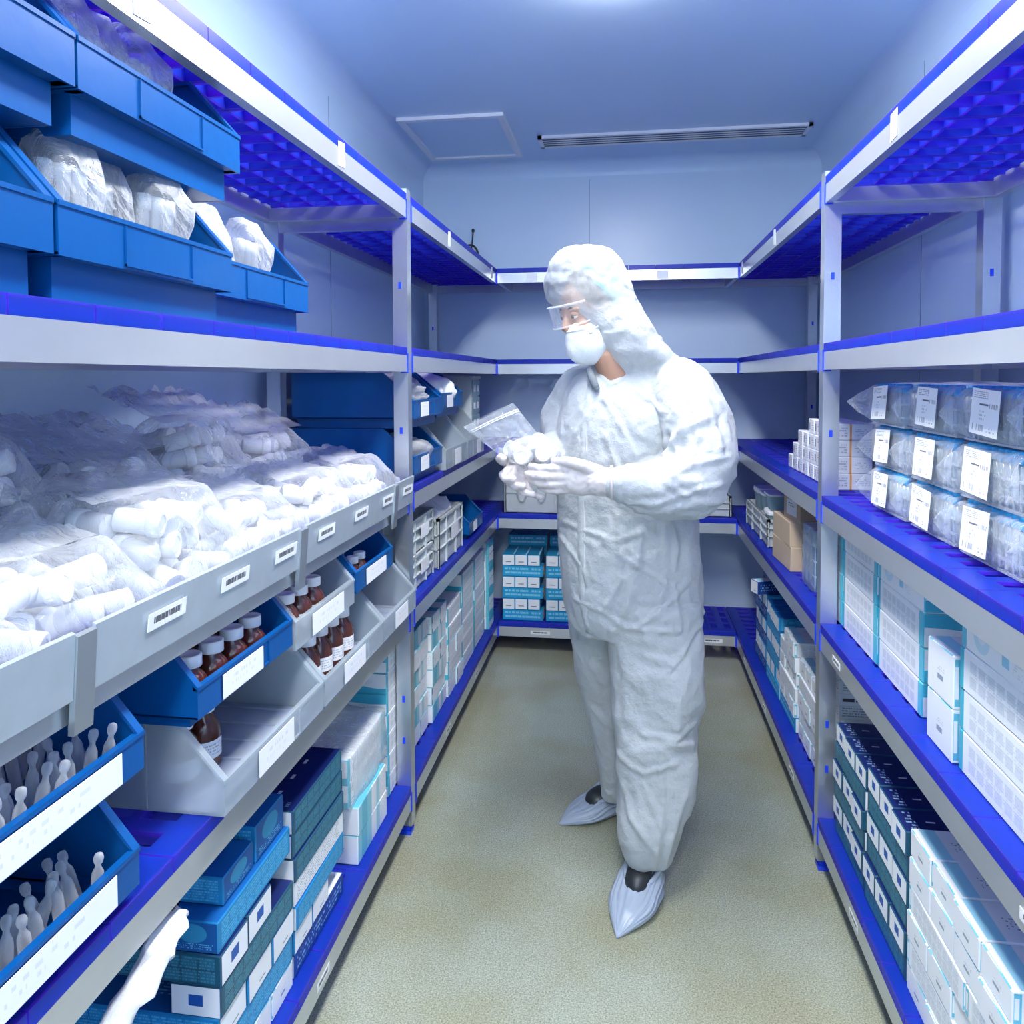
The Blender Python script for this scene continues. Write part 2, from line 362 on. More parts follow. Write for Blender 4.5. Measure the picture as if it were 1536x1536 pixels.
# coved corners between walls and ceiling
def cove(n=8, r=.085):
    return [(r - r*math.sin(math.pi/2*i/n), -(r - r*math.cos(math.pi/2*i/n))) for i in range(n+1)]
def cove_obj(name, kind):
    mb = MB(); prof = [(0.0005, -.0005)] + [(x+.0005, z-.0005) for x, z in cove()]
    # profile: from wall (x=0,z=-r) to ceiling (x=r,z=0), concave side toward the room
    r = .085; n = 8
    prof = [(0, 0)] + [(r*(1-math.sin(math.pi/2*i/n)), -r*(1-math.cos(math.pi/2*i/n))) for i in range(n+1)]
    if kind == 'L': poly = [(WL+x, ZC+z) for x, z in prof]; mb.prism(poly, WF, WB, 'y')
    if kind == 'R': poly = [(WR-x, ZC+z) for x, z in prof]; mb.prism(poly, WF, WB, 'y')
    if kind == 'B': poly = [(WB-x, ZC+z) for x, z in prof]; mb.prism(poly, WL, WR, 'x')
    me = mb.mesh(name, [M['wall']]); smooth_angle(me, 40)
    tag(link(name, me), kind='structure')
cove_obj('trim_1', 'L'); cove_obj('trim_2', 'R'); cove_obj('trim_3', 'B')
# skirting
for n_, (x0,x1,y0,y1) in (('left',(WL,WL+.012,WF,WB)),('right',(WR-.012,WR,WF,WB)),('back',(WL,WR,WB-.012,WB))):
    b = MB(); b.box(x0,x1,y0,y1,0,.1); structure(b, 'baseboard_'+n_, mat('skirting_vinyl_'+n_, (.10,.11,.11), .5))

# ceiling fittings
hatch = empty('ceiling_hatch', (-.80, 3.80, ZC), 'square white access hatch with raised frame in the ceiling', 'hatch')
b = MB(); hx, hy = .22, .30
b.box(-hx-.03,hx+.03,-hy-.03,-hy,-.016,0); b.box(-hx-.03,hx+.03,hy,hy+.03,-.016,0)
b.box(-hx-.03,-hx,-hy,hy,-.016,0); b.box(hx,hx+.03,-hy,hy,-.016,0)
build(b, 'frame', M['white'], hatch)
b = MB(); b.box(-hx,hx,-hy,hy,-.006,0); build(b, 'panel', M['ceil'], hatch)
vent = empty('slot_diffuser', (.22, 3.92, ZC), 'long narrow ceiling air diffuser with dark parallel slots', 'vent')
b = MB(); vx, vy = .655, .085
b.box(-vx,vx,-vy,-vy+.02,-.014,0); b.box(-vx,vx,vy-.02,vy,-.014,0); b.box(-vx,-vx+.02,-vy,vy,-.014,0); b.box(vx-.02,vx,-vy,vy,-.014,0)
build(b, 'frame', M['white'], vent)
b = MB(); b.box(-vx+.02,vx-.02,-vy+.02,vy-.02,-.010,0); build(b, 'dark_slot_backing', M['dark'], vent)
for k in range(3):
    b = MB(); y = -vy+.053+k*.032
    b.box(-vx+.02,vx-.02,y-.004,y+.004,-.0135,-.0102); build(b, 'slat', M['white'], vent)

# ceiling luminaires (the room's own lamps, above and behind the camera)
def emis(name, col, s):
    m, N, L, bs = newmat(name); e = N.new('ShaderNodeEmission'); e.inputs[0].default_value = (*col,1); e.inputs[1].default_value = s
    L.new(e.outputs[0], N['Material Output'].inputs[0]); return m
M['lamp'] = emis('light_panel_diffuser', (1.0,.985,.965), LAMP)
for k, y in enumerate((1.70, -.75)):
    t = empty('ceiling_light', (-.04, y, ZC), ['white opal strip light on the ceiling ahead of the camera', 'white opal strip light on the ceiling behind the camera'][k], 'ceiling light', 'opal ceiling strip lights')
    b = MB(); b.box(-.10,.10,-.63,.63,-.012,0); build(b, 'housing', M['white'], t)
    b = MB(); b.prism([(-.14,-.020),(-.12,-.050),(.12,-.050),(.14,-.020),(.10,-.0125),(-.10,-.0125)], -.64, .64, 'y'); build(b, 'diffuser', M['lamp'], t)

# ------------------------------------------------------------------ shelving
DT_T = .024      # deck thickness above the rail
RAIL_H = .050
def deck_mesh(wy, d, name):
    """one grid tile: slotted plate on deep ribs; local x = depth 0..d, y = width 0..wy"""
    mb = MB(); t = .006; rib = .024; top = 0.0
    fm = .036                    # solid front margin
    nx = max(3, round((d-fm)/.085)); ny = max(2, round(wy/.068)); gx = (d-fm)/nx; gy = wy/ny
    sl, sw = gx*.39, gy*.25     # half slot sizes
    mb.box(0, fm, 0, wy, -t, top)
    mb.box(fm, d, 0, gy/2-sw, -t, top); mb.box(fm, d, wy-(gy/2-sw), wy, -t, top)
    for j in range(ny):
        yc = (j+.5)*gy
        if j < ny-1: mb.box(fm, d, yc+sw, yc+gy-sw, -t, top)
        mb.box(fm, fm+gx/2-sl, yc-sw, yc+sw, -t, top); mb.box(d-(gx/2-sl), d, yc-sw, yc+sw, -t, top)
        for i in range(nx-1):
            xc = fm+(i+.5)*gx; mb.box(xc+sl, xc+gx-sl, yc-sw, yc+sw, -t, top)
    # ribs below
    for i in range(nx+1):
        x = min(fm+i*gx, d-.002); mb.box(x-.003, x+.003, .001, wy-.001, -rib-t, -t)
    for j in range(0, ny+1):
        y = min(max(j*gy, .004), wy-.004); mb.box(.002, d-.002, y-.004, y+.004, -rib-t, -t)
    mb.box(-.004, 0, 0, wy, -.024, top)       # front lip
    return mb.mesh(name, [M['deck']])
DECKS = {}
def unit(name, label, side, a0, a1, levels, front_a1=None, depth=.45, posts=(), tile=.136):
    """side L/R: a = world Y, depth runs outward in X; side B: a = world X, depth runs +Y"""
    root = empty(name, {'L': (XL, a0, 0), 'R': (XR, a0, 0), 'B': (a0, YB, 0)}[side], label, 'shelving unit', 'aluminium shelving units around the room')
    org = Vector(root.location)
    def bx(mb, d0, d1, p0, p1, z0, z1):   # d depth from the aisle edge, p along
        if side == 'L': mb.box(-d1, -d0, p0-a0, p1-a0, z0, z1)
        elif side == 'R': mb.box(d0, d1, p0-a0, p1-a0, z0, z1)
        else: mb.box(p0-a0, p1-a0, d0, d1, z0, z1)
    fa1 = front_a1 or a1
    for lv in levels:
        z = Z[lv]; mb = MB()
        bx(mb, 0, .022, a0, fa1, z-DT_T-RAIL_H, z-DT_T)
        bx(mb, depth-.022, depth, a0, a1, z-DT_T-RAIL_H, z-DT_T)
        bx(mb, .022, depth-.022, a0, a0+.02, z-DT_T-RAIL_H, z-DT_T-.012)
        bx(mb, .022, depth-.022, a1-.02, a1, z-DT_T-RAIL_H, z-DT_T-.012)
        fr = build(mb, 'shelf_frame', M['alu_light'], root)
        n = max(1, round((a1-a0)/tile)); tw = (a1-a0)/n
        key = (side, round(tw, 4), depth)
        if key not in DECKS: DECKS[key] = deck_mesh(tw-.0025, depth-.004, 'deck_panel')
        for i in range(n):
            o = bpy.data.objects.new('deck_panel', DECKS[key]); COL.objects.link(o); o.parent = fr
            p = i*tw+.00125
            if side == 'L': o.location = (-.004, p+tw-.0025, z); o.rotation_euler = (0,0,math.pi)
            elif side == 'R': o.location = (.004, p, z)
            else: o.location = (p+tw-.0025, .004, z); o.rotation_euler = (0,0,math.pi/2)
        for p0, p1 in ((a0, a0+.005), (fa1-.005, fa1)):
            c = MB(); bx(c, -.003, .020, p0, p1, z-DT_T-RAIL_H-.004, z-DT_T+.006); build(c, 'end_clip', M['blue'], fr)
    for (d, p, zt) in posts:       # post = hollow upright, its lip edges, foot and plugs
        mb = MB(); bx(mb, d, d+.045, p-.021, p+.021, .03, zt); po = build(mb, 'post', M['alu'], root)
        mb = MB(); bx(mb, d+.010, d+.035, p-.012, p+.012, 0.012, .03); bx(mb, d+.004, d+.041, p-.019, p+.019, 0, .012); build(mb, 'foot', M['blue'], po)
        for zp in (.30, .43, 1.26, 1.70):
            mb = MB(); bx(mb, d+.018, d+.027, p-.0225, p-.021, zp-.010, zp+.010); build(mb, 'plug', M['blue'], po)
    return root, bx
LV = (1,2,3,4,5)
GP = .0235
uLF, bxLF = unit('shelving_unit', 'aluminium shelving unit with blue decks nearest the camera on the left', 'L', .32, YJ-GP, LV, posts=((0, .297, 1.99),))
uLR, bxLR = unit('shelving_unit', 'aluminium shelving unit with blue decks in the far left corner', 'L', YJ+GP, WB-.03, LV, front_a1=YB-.002, posts=((0, YJ, 1.99), (.41, YJ, 1.99), (.405, WB-.055, 1.99)))
uRF, bxRF = unit('shelving_unit', 'aluminium shelving unit with blue decks nearest the camera on the right', 'R', .32, YJ-GP, LV, posts=((0, .297, 1.99),))
uRR, bxRR = unit('shelving_unit', 'aluminium shelving unit with blue decks in the far right corner', 'R', YJ+GP, WB-.03, LV, front_a1=YB-.002, posts=((0, YJ, 1.99), (.41, YJ, 1.99), (.405, WB-.055, 1.99)))
uBK, bxBK = unit('shelving_unit', 'aluminium shelving unit with blue decks along the back wall', 'B', XL+.003, XR-.003, LV, depth=.42)
for u, bx in ((uLR, bxLR), (uRR, bxRR)):
    for z0 in (1.872, .095):
        mb = MB(); bx(mb, .045, .41, YJ-.012, YJ+.012, z0, z0+.034); build(mb, 'crossbar', M['alu'], u)
# paper tape tags on the top rails and label strips on the lower rails
def uvquad(mb_name, c, ux, uy, m, parent, th=.0008):
    """thin card: centre c, half vectors ux, uy (world), parent at parent's origin; printed side along ux x uy"""
    c = Vector(c); ux = Vector(ux); uy = Vector(uy); n = ux.cross(uy).normalized()*th
    vs = [c-ux-uy, c+ux-uy, c+ux+uy, c-ux+uy]; vs = [v+n for v in vs] + [v for v in vs]
    me = bpy.data.meshes.new(mb_name); me.from_pydata(vs, [], [(0,1,2,3),(7,6,5,4),(0,4,5,1),(1,5,6,2),(2,6,7,3),(3,7,4,0)])
    uv = me.uv_layers.new(name='UVMap').data
    for i, q in enumerate(((0,0),(1,0),(1,1),(0,1))): uv[i].uv = q
    for i in range(4, 24): uv[i].uv = (.01, .01)
    me.materials.append(m)
    o = link(mb_name, me, parent)
    if parent: o.matrix_parent_inverse = Matrix.Translation(-parent.location) if parent.rotation_euler.z == 0 else (Matrix.LocRotScale(parent.location, parent.rotation_euler, None)).inverted()
    return o
def rail_card(u, side, p, lv, w_=.035, h_=.009, m=None, dz=0, name='label_strip', tilt=0):
    z = Z[lv]-DT_T-RAIL_H/2+dz; m = m or PR['strip']
    if side == 'L': uvquad(name, (XL+.0008, p, z), (0, w_, tilt), (0, 0, h_), m, u)
    elif side == 'R': uvquad(name, (XR-.0008, p, z), (0, -w_, tilt), (0, 0, h_), m, u)
    else: uvquad(name, (p, YB-.0008, z), (w_, 0, tilt), (0, 0, h_), m, u)
for p in (1.72, .98): rail_card(uLF, 'L', p, 1, .02, .028, M['paper'], .012, 'paper_tag', .002)
for p in (2.82, 3.74): rail_card(uLR, 'L', p, 1, .02, .028, M['paper'], .012, 'paper_tag', .003)
for p in (1.70, 1.0): rail_card(uRF, 'R', p, 1, .02, .028, M['paper'], .012, 'paper_tag', .002)
for p in (2.98, 3.78): rail_card(uRR, 'R', p, 1, .02, .028, M['paper'], .012, 'paper_tag', -.003)
for p in (.18, -.47): rail_card(uBK, 'B', p, 1, .028, .02, M['paper'], 0, 'paper_tag')
for p in (1.9, 1.25): rail_card(uRF, 'R', p, 5); rail_card(uRF, 'R', 2.08 if p > 1.5 else 1.1, 4)
for p in (2.6, 3.1, 3.6): rail_card(uRR, 'R', p, 5)
for p in (2.75, 3.3): rail_card(uLR, 'L', p, 5)
for p in (1.55,): rail_card(uLF, 'L', p, 5)
for p in (-.43, .43): rail_card(uBK, 'B', p, 5, .05, .009)
# guard plates along the front of the left middle shelf
segs = [(.33, .80), (.835, 1.43), (1.455, 2.06), (2.08, 2.25)]
for i, (p0, p1) in enumerate(segs):
    mb = MB(); x = XL+.012
    mb.prism([(x-.0015-XL, Z[3]-.042), (x+.0005-XL, Z[3]-.042), (x+.006-XL, Z[3]+.038), (x+.001-XL, Z[3]+.040)], p0-.32, p1-.32, 'y')
    g = build(mb, 'guard_plate', M['guard'], uLF)
    for q in {0: (.60,), 1: (.98, 1.17, 1.36), 2: (1.56, 1.78, 1.99), 3: (2.18,)}[i]:
        uvquad('label_strip', (XL+.0185, q, Z[3]+.006), (0, .045, 0), (.0014, 0, .012), PR['strip'], uLF)
for p in (.817, 1.4425, 2.07):
    mb = MB(); mb.prism([(.004, Z[3]-.085), (.012, Z[3]-.085), (.021, Z[3]+.034), (.014, Z[3]+.036)], p-.32-.0165, p-.32+.0165, 'y'); build(mb, 'guard_bracket', M['steel'], uLF)

# sensor lead lying on the far left top deck against the back wall
t = empty('sensor_cable', (-.86, 4.24, Z[1]+.0006), 'small dark coiled cable with antenna by the back wall', 'cable')
b = MB(); b.tube([(0,0,.0),(.0,.01,.12),(.012,.02,.26)], .004, 8); b.ell((.012,.02,.27),(.009,.009,.012)); build(b, 'antenna', M['black'], t, smooth=True)
b = MB(); b.tube([(.0+.05*math.cos(a)*1.0, .0, .098+.09*math.sin(a)) for a in [i*.35 for i in range(19)]], .006, 8); build(b, 'coil', M['black'], t, smooth=True)

# ------------------------------------------------------------------ cartons
CART = {}
KINDS = {'teal': ('side1','end1','top1'), 'tealb': ('side1','end1b','top1'), 'tealpic': ('side1b','end1','top1'), 'navy': ('side2','end2','top2'), 'cyanwhite': ('side3','end3','top3'),
         'blue': ('side4','end4','top4'), 'bluefull': ('side4','endb','top4'), 'cyan': ('side5','end5','top5'), 'basket': ('side6','end6','top6'),
         'navyside': ('side7','end4','top3'), 'whiteside': ('side8','end3','top3'), 'med': ('med','med2','med'), 'brown': ('brown','brown','brown'),
         'brownlab': ('brown_arrow','brown_lab','brown'), 'zid': ('zid','zid','top1'), 'tealdark': ('side2','end2','top2')}
def carton_mesh(kind, sx, sy, sz):
    key = (kind, round(sx,4), round(sy,4), round(sz,4))
    if key in CART: return CART[key]
    hx, hy = sx/2, sy/2
    vs = [(-hx,-hy,0),(hx,-hy,0),(hx,hy,0),(-hx,hy,0),(-hx,-hy,sz),(hx,-hy,sz),(hx,hy,sz),(-hx,hy,sz)]
    fs = [(0,1,5,4),(2,3,7,6),(1,2,6,5),(3,0,4,7),(4,5,6,7),(3,2,1,0)]
    me = bpy.data.meshes.new('carton'); me.from_pydata(vs, [], fs)
    uv = me.uv_layers.new(name='UVMap').data
    for i in range(24): uv[i].uv = ((0,0),(1,0),(1,1),(0,1))[i % 4]
    for k in KINDS[kind]: me.materials.append(PR[k])
    for p, mi in zip(me.polygons, (0,0,1,1,2,2)): p.material_index = mi
    bm = bmesh.new(); bm.from_mesh(me)
    bmesh.ops.bevel(bm, geom=list(bm.edges), offset=min(.0022, sz*.05), segments=1, affect='EDGES', clamp_overlap=True)
    bm.to_mesh(me); bm.free(); me.update(); CART[key] = me
    return me
NCART = 0
def carton(kind, dims, x, y, z, rz, label, group, jit=.6, name='carton'):
    o = link(name, carton_mesh(kind, *dims), None, (x, y, z+.0006), (0, 0, rz+R(random.uniform(-jit, jit))))
    return tag(o, label, 'box', group)
def front_x(side, d): return XL-d if side == 'L' else XR+d
def cross_stack(side, f, y0, y1, z0, layers, h, where, group, n=3, dep=None, jit=.6, deep=1):
    """layers bottom to top: (kind, 'S' one long side to the aisle | 'E' n ends to the aisle). f = gap behind the aisle edge"""
    ln = y1-y0; sgn = -1 if side == 'L' else 1; wd = dep or ln/n
    nl = len(layers)
    for i, lay in enumerate(layers):
        kind, o = lay[0], lay[1]; z = z0+i*h
        lab_l = 'top layer' if i == nl-1 else 'bottom layer' if i == 0 else 'layer '+NUM[i]
        off = random.uniform(-.003, .003)
        if o == 'S':
            for q in range(deep):
                xc = front_x(side, f+wd/2+q*wd)+off
                carton(kind, (ln-.004, wd-.002, h-.001), xc, (y0+y1)/2, z, (-math.pi/2 if side == 'R' else math.pi/2), f'{NAMEK[kind][0]} lengthwise, {lab_l}, {where}' if q == 0 else f'{NAMEK[kind][0]} at the wall, {lab_l}, {where}', group, jit)
        else:
            m = lay[2] if len(lay) > 2 else n
            L_ = ln*.98
            for k in range(m):
                yc = y0+(k+.5)*ln/n
                pos = ['near','middle','far'][k] if m == 3 and n == 3 else ['near','far'][k] if m == 2 else ORD[k]+' from the camera'
                carton(kind, (L_, ln/n-.003, h-.001), front_x(side, f+L_/2)+off+random.uniform(-.004,.004), yc, z, (math.pi if side == 'L' else 0), f'{NAMEK[kind][1]}, {pos} in {lab_l}, {where}', group, jit)
NAMEK = {'teal': ('white carton with teal bands','white carton with teal bands'), 'tealb': ('white carton with teal bands','white carton with teal bands'),
         'navy': ('dark teal glove carton','white-ended navy glove carton'), 'tealdark': ('dark teal glove carton','white-ended navy carton'),
         'cyanwhite': ('white and cyan carton','white and cyan carton end-on'), 'blue': ('bright blue glove carton','white-ended blue carton'), 'bluefull': ('bright blue glove carton','blue carton end-on'),
         'cyan': ('cyan printed carton','white-ended cyan carton'), 'basket': ('pale teal striped carton','white-flapped carton'), 'navyside': ('navy blue carton','white-ended navy carton'), 'whiteside': ('white text-printed carton','white text-printed carton')}
S_, E_ = 'S', 'E'
# right lower-middle shelf: tall stacks of white cartons with teal bands
G = 'white and teal cartons on the right shelves'
for ci, (yc, rows, nm) in enumerate(((2.378, 4, 'the stack behind the right post'), (2.085, 4, 'the second stack from the right post'), (1.790, 4, 'the third stack from the right post'))):
    for r in range(rows):
        k = 'teal' if (r+ci) % 2 else 'tealb'
        if ci == 2 and r == 3: k = 'tealpic'
        carton(k, (.288, .19, .0715), XR+.054+.095, yc, Z[4]+r*.0722, -math.pi/2, f'white carton with teal bands, {ORD[r]} from bottom in {nm}', G)
        if ci == 2 and r >= 2: carton(k, (.288, .19, .0715), XR+.054+.095+.193, yc-.01, Z[4]+r*.0722, -math.pi/2, f'white carton with teal wave hidden behind the third stack, {"upper" if r == 3 else "lower"} one', G)
    if ci == 2:
        for r in range(2): carton('teal', (.288, .19, .0715), XR+.054+.288, yc-.01, Z[4]+r*.0722, -math.pi/2, f'white carton at the back under the teal wave ones, {ORD[r]} from the bottom', G)
for r in range(2):
    carton('cyanwhite', (.24, .115, .098), XR+.035+.12, 1.515, Z[4]+r*.0985, 0, f'short white carton with barcode, {["lower","upper"][r]} of two between the teal-banded stacks', G)
for r in range(4):
    carton('tealpic' if r == 3 else 'teal', (.30, .19, .0735), XR+.042+.095, 1.295, Z[4]+r*.0742, -math.pi/2, f'white carton with teal band, {ORD[r]} from bottom in stack at right picture edge', G)
# right bottom shelf
G = 'glove cartons on the right bottom shelf'
cross_stack('R', .030, 1.932, 2.205, Z[5], [('navy',S_),('navy',E_),('navy',S_),('navy',E_),('navy',S_),('navy',E_)], .0505, 'navy stack by right post', G)
cross_stack('R', .030, 1.650, 1.923, Z[5], [('navy',S_),('navy',E_),('navy',S_),('navy',E_),('navy',S_),('navy',E_)], .0535, 'nearer navy stack at right', G)
for k in range(3): carton('navy', (.27, .09, .05), XR+.375, 2.07-k*.28, Z[5]+.25, -math.pi/2, f'dark teal glove carton at the back of the right bottom shelf, {ORD[k]} from the post', G)
def row(side, kind, o, y0, y1, n, z, h, f, where, lay, group, ln=.27):
    sgn = (math.pi if side == 'L' else 0)
    for k in range(n):
        yc = y1-(k+.5)*(y1-y0)/n; wd = (y1-y0)/n-.002
        if o == 'E': carton(kind, (ln, wd, h-.001), front_x(side, f+ln/2)+random.uniform(-.005,.005), yc, z, sgn, f'{NAMEK[kind][1]}, {ORD[k]} in {lay}, {where}', group)
        else: carton(kind, (wd, .10, h-.001), front_x(side, f+.05), yc, z, (-math.pi/2 if side == 'R' else math.pi/2), f'{NAMEK[kind][0]} lengthwise, {ORD[k]} in {lay}, {where}', group)
wh = 'white-cyan pile at right edge'
hh = .056
row('R','cyanwhite','E',1.0,1.64,6,Z[5],hh,.03,wh,'bottom layer',G)
row('R','cyanwhite','S',.84,1.64,3,Z[5]+hh,hh,.03,wh,'second layer',G)
row('R','cyanwhite','E',1.0,1.64,6,Z[5]+2*hh,hh,.03,wh,'third layer',G)
row('R','cyanwhite','S',.84,1.64,3,Z[5]+3*hh,hh,.03,wh,'fourth layer',G)
row('R','cyanwhite','E',1.0,1.64,6,Z[5]+4*hh,hh,.03,wh,'fifth layer',G)
row('R','cyanwhite','S',1.10,1.64,2,Z[5]+5*hh-.001,hh*.0+.004,.03,wh,'flat layer',G) if False else None
row('R','cyanwhite','E',1.215,1.64,4,Z[5]+5*hh,hh,.034,wh,'top layer',G)
# right rear bottom shelf
G = 'cartons on the far right bottom shelf'
for r in range(5): carton('zid', (.20, .17, .075), XR+.17, 2.40, Z[5]+r*.0755, 0, f'plain white box with lettering, {ORD[r]} from bottom in stack behind right post', G)
for r in range(1): carton('zid', (.20, .17, .03), XR+.17, 2.40, Z[5]+.3790, 0, 'flat white box with lettering on top of the stack behind the right post', G)
cross_stack('R', .055, 2.50, 2.77, Z[5], [('cyanwhite',E_),('cyanwhite',S_),('cyanwhite',E_),('cyanwhite',S_),('cyanwhite',E_)], .056, 'white stack past right post', G)
cross_stack('R', .045, 2.78, 3.05, Z[5], [('cyan',S_),('cyanwhite',E_),('cyanwhite',S_),('cyanwhite',E_),('cyanwhite',S_),('cyanwhite',E_,2)], .054, 'second white stack past right post', G)
cross_stack('R', .045, 3.06, 3.33, Z[5], [('cyan',S_),('blue',E_),('blue',S_),('blue',E_),('bluefull',S_),('blue',E_)], .054, 'blue stack past right post', G)
cross_stack('R', .045, 3.34, 3.61, Z[5], [('navyside',S_),('blue',E_),('navyside',S_),('blue',E_),('navyside',S_),('blue',E_)], .056, 'navy stack near right corner', G)
carton('navyside', (.26, .06, .055), XR+.12, 3.40, Z[5]+.338, R(20), 'narrow navy box lying on the far right stack', G)
cross_stack('R', .12, 3.63, 3.86, Z[5], [('cyan',S_),('cyan',S_),('cyan',E_),('cyan',S_),('cyan',E_),('navyside',S_)], .056, 'far right corner stack', G)
# back bottom shelf
G = 'cyan cartons on the back bottom shelf'
for ci, x0 in enumerate((-.632, -.405, -.178)):
    ww = .212
    wh = ['the left back stack','the middle back stack','the back stack behind the person'][ci]
    if ci == 2: ww = .10
    for r in range(6):
        z = Z[5]+r*.0575
        if r % 2 == 0: carton('cyan', (ww, .075, .0565), x0+ww/2, YB+.035+.0375, z, 0, f'cyan printed carton lengthwise, {"bottom" if r == 0 else ORD[r]} layer of {wh}', G, .3)
        else:
            m = 3 if ci < 2 else 1
            for k in range(m): carton('cyan', (.212, .064, .0565), x0+.033+k*.066, YB+.03+.106, z, -math.pi/2, f'white-ended cyan carton, {ORD[k]} from left, {ORD[r]} layer of {wh}', G, .5)
    if ci < 2:
        for r in range(2): carton('cyan', (.212, .15, .0565), x0+.106, YB+.33, Z[5]+.345-.0575+r*.0575, 0, f'cyan carton set back behind {wh}, {["lower","upper"][r]}', G, .3)
        for r in range(5): carton('cyan', (.212, .15, .0565), x0+.106, YB+.33, Z[5]+r*.0575-.0001, 0, f'cyan carton low at the wall behind {wh}, {ORD[r]} up', G, .3) if r < 0 else None
# left rear bottom shelf
G = 'cartons on the far left bottom shelf'
cross_stack('L', .055, 2.452, 2.668, Z[5], [('basket',E_),('basket',S_),('basket',E_),('basket',S_),('basket',E_),('basket',S_)], .066, 'woven stack past left post', G, n=2)
cross_stack('L', .04, 2.675, 2.90, Z[5], [('basket',S_),('basket',E_),('basket',S_),('basket',E_),('basket',S_),('basket',E_)], .066, 'second woven stack past left post', G, n=2)
cross_stack('L', .035, 2.908, 3.168, Z[5], [('basket',E_),('teal',S_),('basket',E_),('teal',S_),('teal',S_)], .070, 'third stack past left post', G, n=2, dep=.19, deep=2)
cross_stack('L', .035, 3.175, 3.437, Z[5], [('teal',S_)]*6, .070, 'fourth stack past left post', G, dep=.19, deep=2)
cross_stack('L', .035, 3.444, 3.704, Z[5], [('teal',S_)]*6, .070, 'stack nearest left back corner', G, dep=.19)
for r in range(7): carton('teal' if r % 2 else 'tealb', (.19, .14, .062), XL-.045-.07, 3.80, Z[5]+r*.0625, 0, f'white carton with teal edge, {ORD[r]} from bottom in left back corner', G)
# left bottom shelf
G = 'cartons on the left bottom shelf'
for r in range(7): 
    carton('teal' if r % 2 else 'tealb', (.265, .18, .0625), XL-.05-.09, 2.185-.01+.135, Z[5]+r*.063, math.pi/2, f'white carton with teal bands, {ORD[r]} from bottom in stack behind left post', G, .8)
    if r >= 4: carton('teal' if r % 2 else 'tealb', (.265, .165, .0625), XL-.05-.270, 2.30, Z[5]+r*.063, math.pi/2, f'white carton with teal bands at the wall behind the left post, {ORD[r]} up', G, .8)
for r in range(2):
    carton('basket', (.235, .17, .075), XL-.028-.085, 1.975, Z[5]+r*.0755, math.pi/2, f'teal striped carton, {["lower","upper"][r]} one under the film-wrapped pack', G)
    carton('teal', (.29, .20, .064), XL-.050-.10, 1.99, Z[5]+.1515+r*.0645, math.pi/2, f'white carton inside the film wrap, {["lower","upper"][r]} one', G)
HK = .0525
cross_stack('L', .028, 1.475, 1.755, Z[5], [('navyside',S_),('blue',E_,2),('blue',S_),('whiteside',S_),('tealdark',S_),('tealdark',S_),('tealdark',S_)], .0515, 'dark teal stack at left', G, dep=.13)
cross_stack('L', .026, 1.175, 1.465, Z[5], [('cyanwhite',E_),('bluefull',S_),('blue',E_),('navy',S_),('navy',E_,2),('bluefull',S_)], .0565, 'blue stack at left', G)
carton('bluefull', (.26, .11, .05), XL-.17, 1.27, Z[5]+.3395, 0, 'blue carton on top of the blue stack, nearer the camera', G)
carton('bluefull', (.26, .12, .07), XL-.17, 1.395, Z[5]+.3395, 0, 'blue carton on top of the blue stack, farther from the camera', G)
cross_stack('L', .05, .60, .865, Z[5], [('bluefull',S_),('bluefull',S_),('navy',E_)], .0565, 'low stack nearest camera', G)
# medicine boxes on the right middle shelf
G = 'small white medicine boxes on the right middle shelf'
steps = [4,4,4,4,3,3,2,1]
for i, n in enumerate(steps):
    for r in range(n):
        y = 2.40+i*.079
        nm = f'white medicine box with orange stripe, {ORD[i]} column from post, {ORD[r]} from bottom'
        carton('med', (.11, .075, .0485), XR+.058+.055, y, Z[3]+r*.049, 0, nm, G, 2, 'medicine_box')
for k in range(2):
    for r in range(4): carton('med', (.11, .075, .0485), XR+.174+.055+k*.115, 2.40, Z[3]+r*.049, 0, f'white medicine box beside right post, {["second","third"][k]} deep, {ORD[r]} from bottom', G, 2, 'medicine_box')
# brown cartons and the film-wrapped blue pack, right rear lower-middle shelf
G = 'brown cardboard boxes on the far right shelf'
for r in range(2): carton('brown', (.20, .26, .088), XR+.03+.10, 2.97, Z[4]+r*.0885, R(3), f'plain brown cardboard box, {["lower","upper"][r]} of two beside the blue pack', G, 1, 'cardboard_box')
carton('brownlab', (.20, .17, .085), XR+.05+.10, 2.90, Z[4]+.1775, R(8), 'small brown cardboard box with white label and arrow on top', G, 1, 'cardboard_box')
KINDS['pack'] = ('pack','pack','end5')
t = carton('pack', (.16, .15, .195), XR+.056+.08, 2.66, Z[4], math.pi/2, 'film-wrapped block of small dark blue bottles beside the brown boxes', None, 0, 'wrapped_pack'); t['category'] = 'pack'
def wrap_box(name, c, s, m, parent=None, amp=.004, seg=8, seed=0.0):
    """film shrunk loosely round a block: subdivided box with crumples"""
    bm = bmesh.new(); bmesh.ops.create_cube(bm, size=1); bmesh.ops.subdivide_edges(bm, edges=list(bm.edges), cuts=seg, use_grid_fill=True)
    for v in bm.verts:
        p = Vector((v.co.x*s[0], v.co.y*s[1], v.co.z*s[2]))
        q = noise.noise(p*26+Vector((seed,0,0)))*amp*1.4+amp
        d = Vector((v.co.x if abs(v.co.x) > .49 else 0, v.co.y if abs(v.co.y) > .49 else 0, v.co.z if v.co.z > .49 else 0))
        v.co = p + (d.normalized()*q if d.length else Vector())
    for f in bm.faces: f.smooth = True
    me = bpy.data.meshes.new(name); bm.to_mesh(me); bm.free(); me.materials.append(m)
    return link(name, me, parent, c)
wrap_box('film_wrap', (0,0,.0975), (.166,.156,.196), M['film'], t, .003)
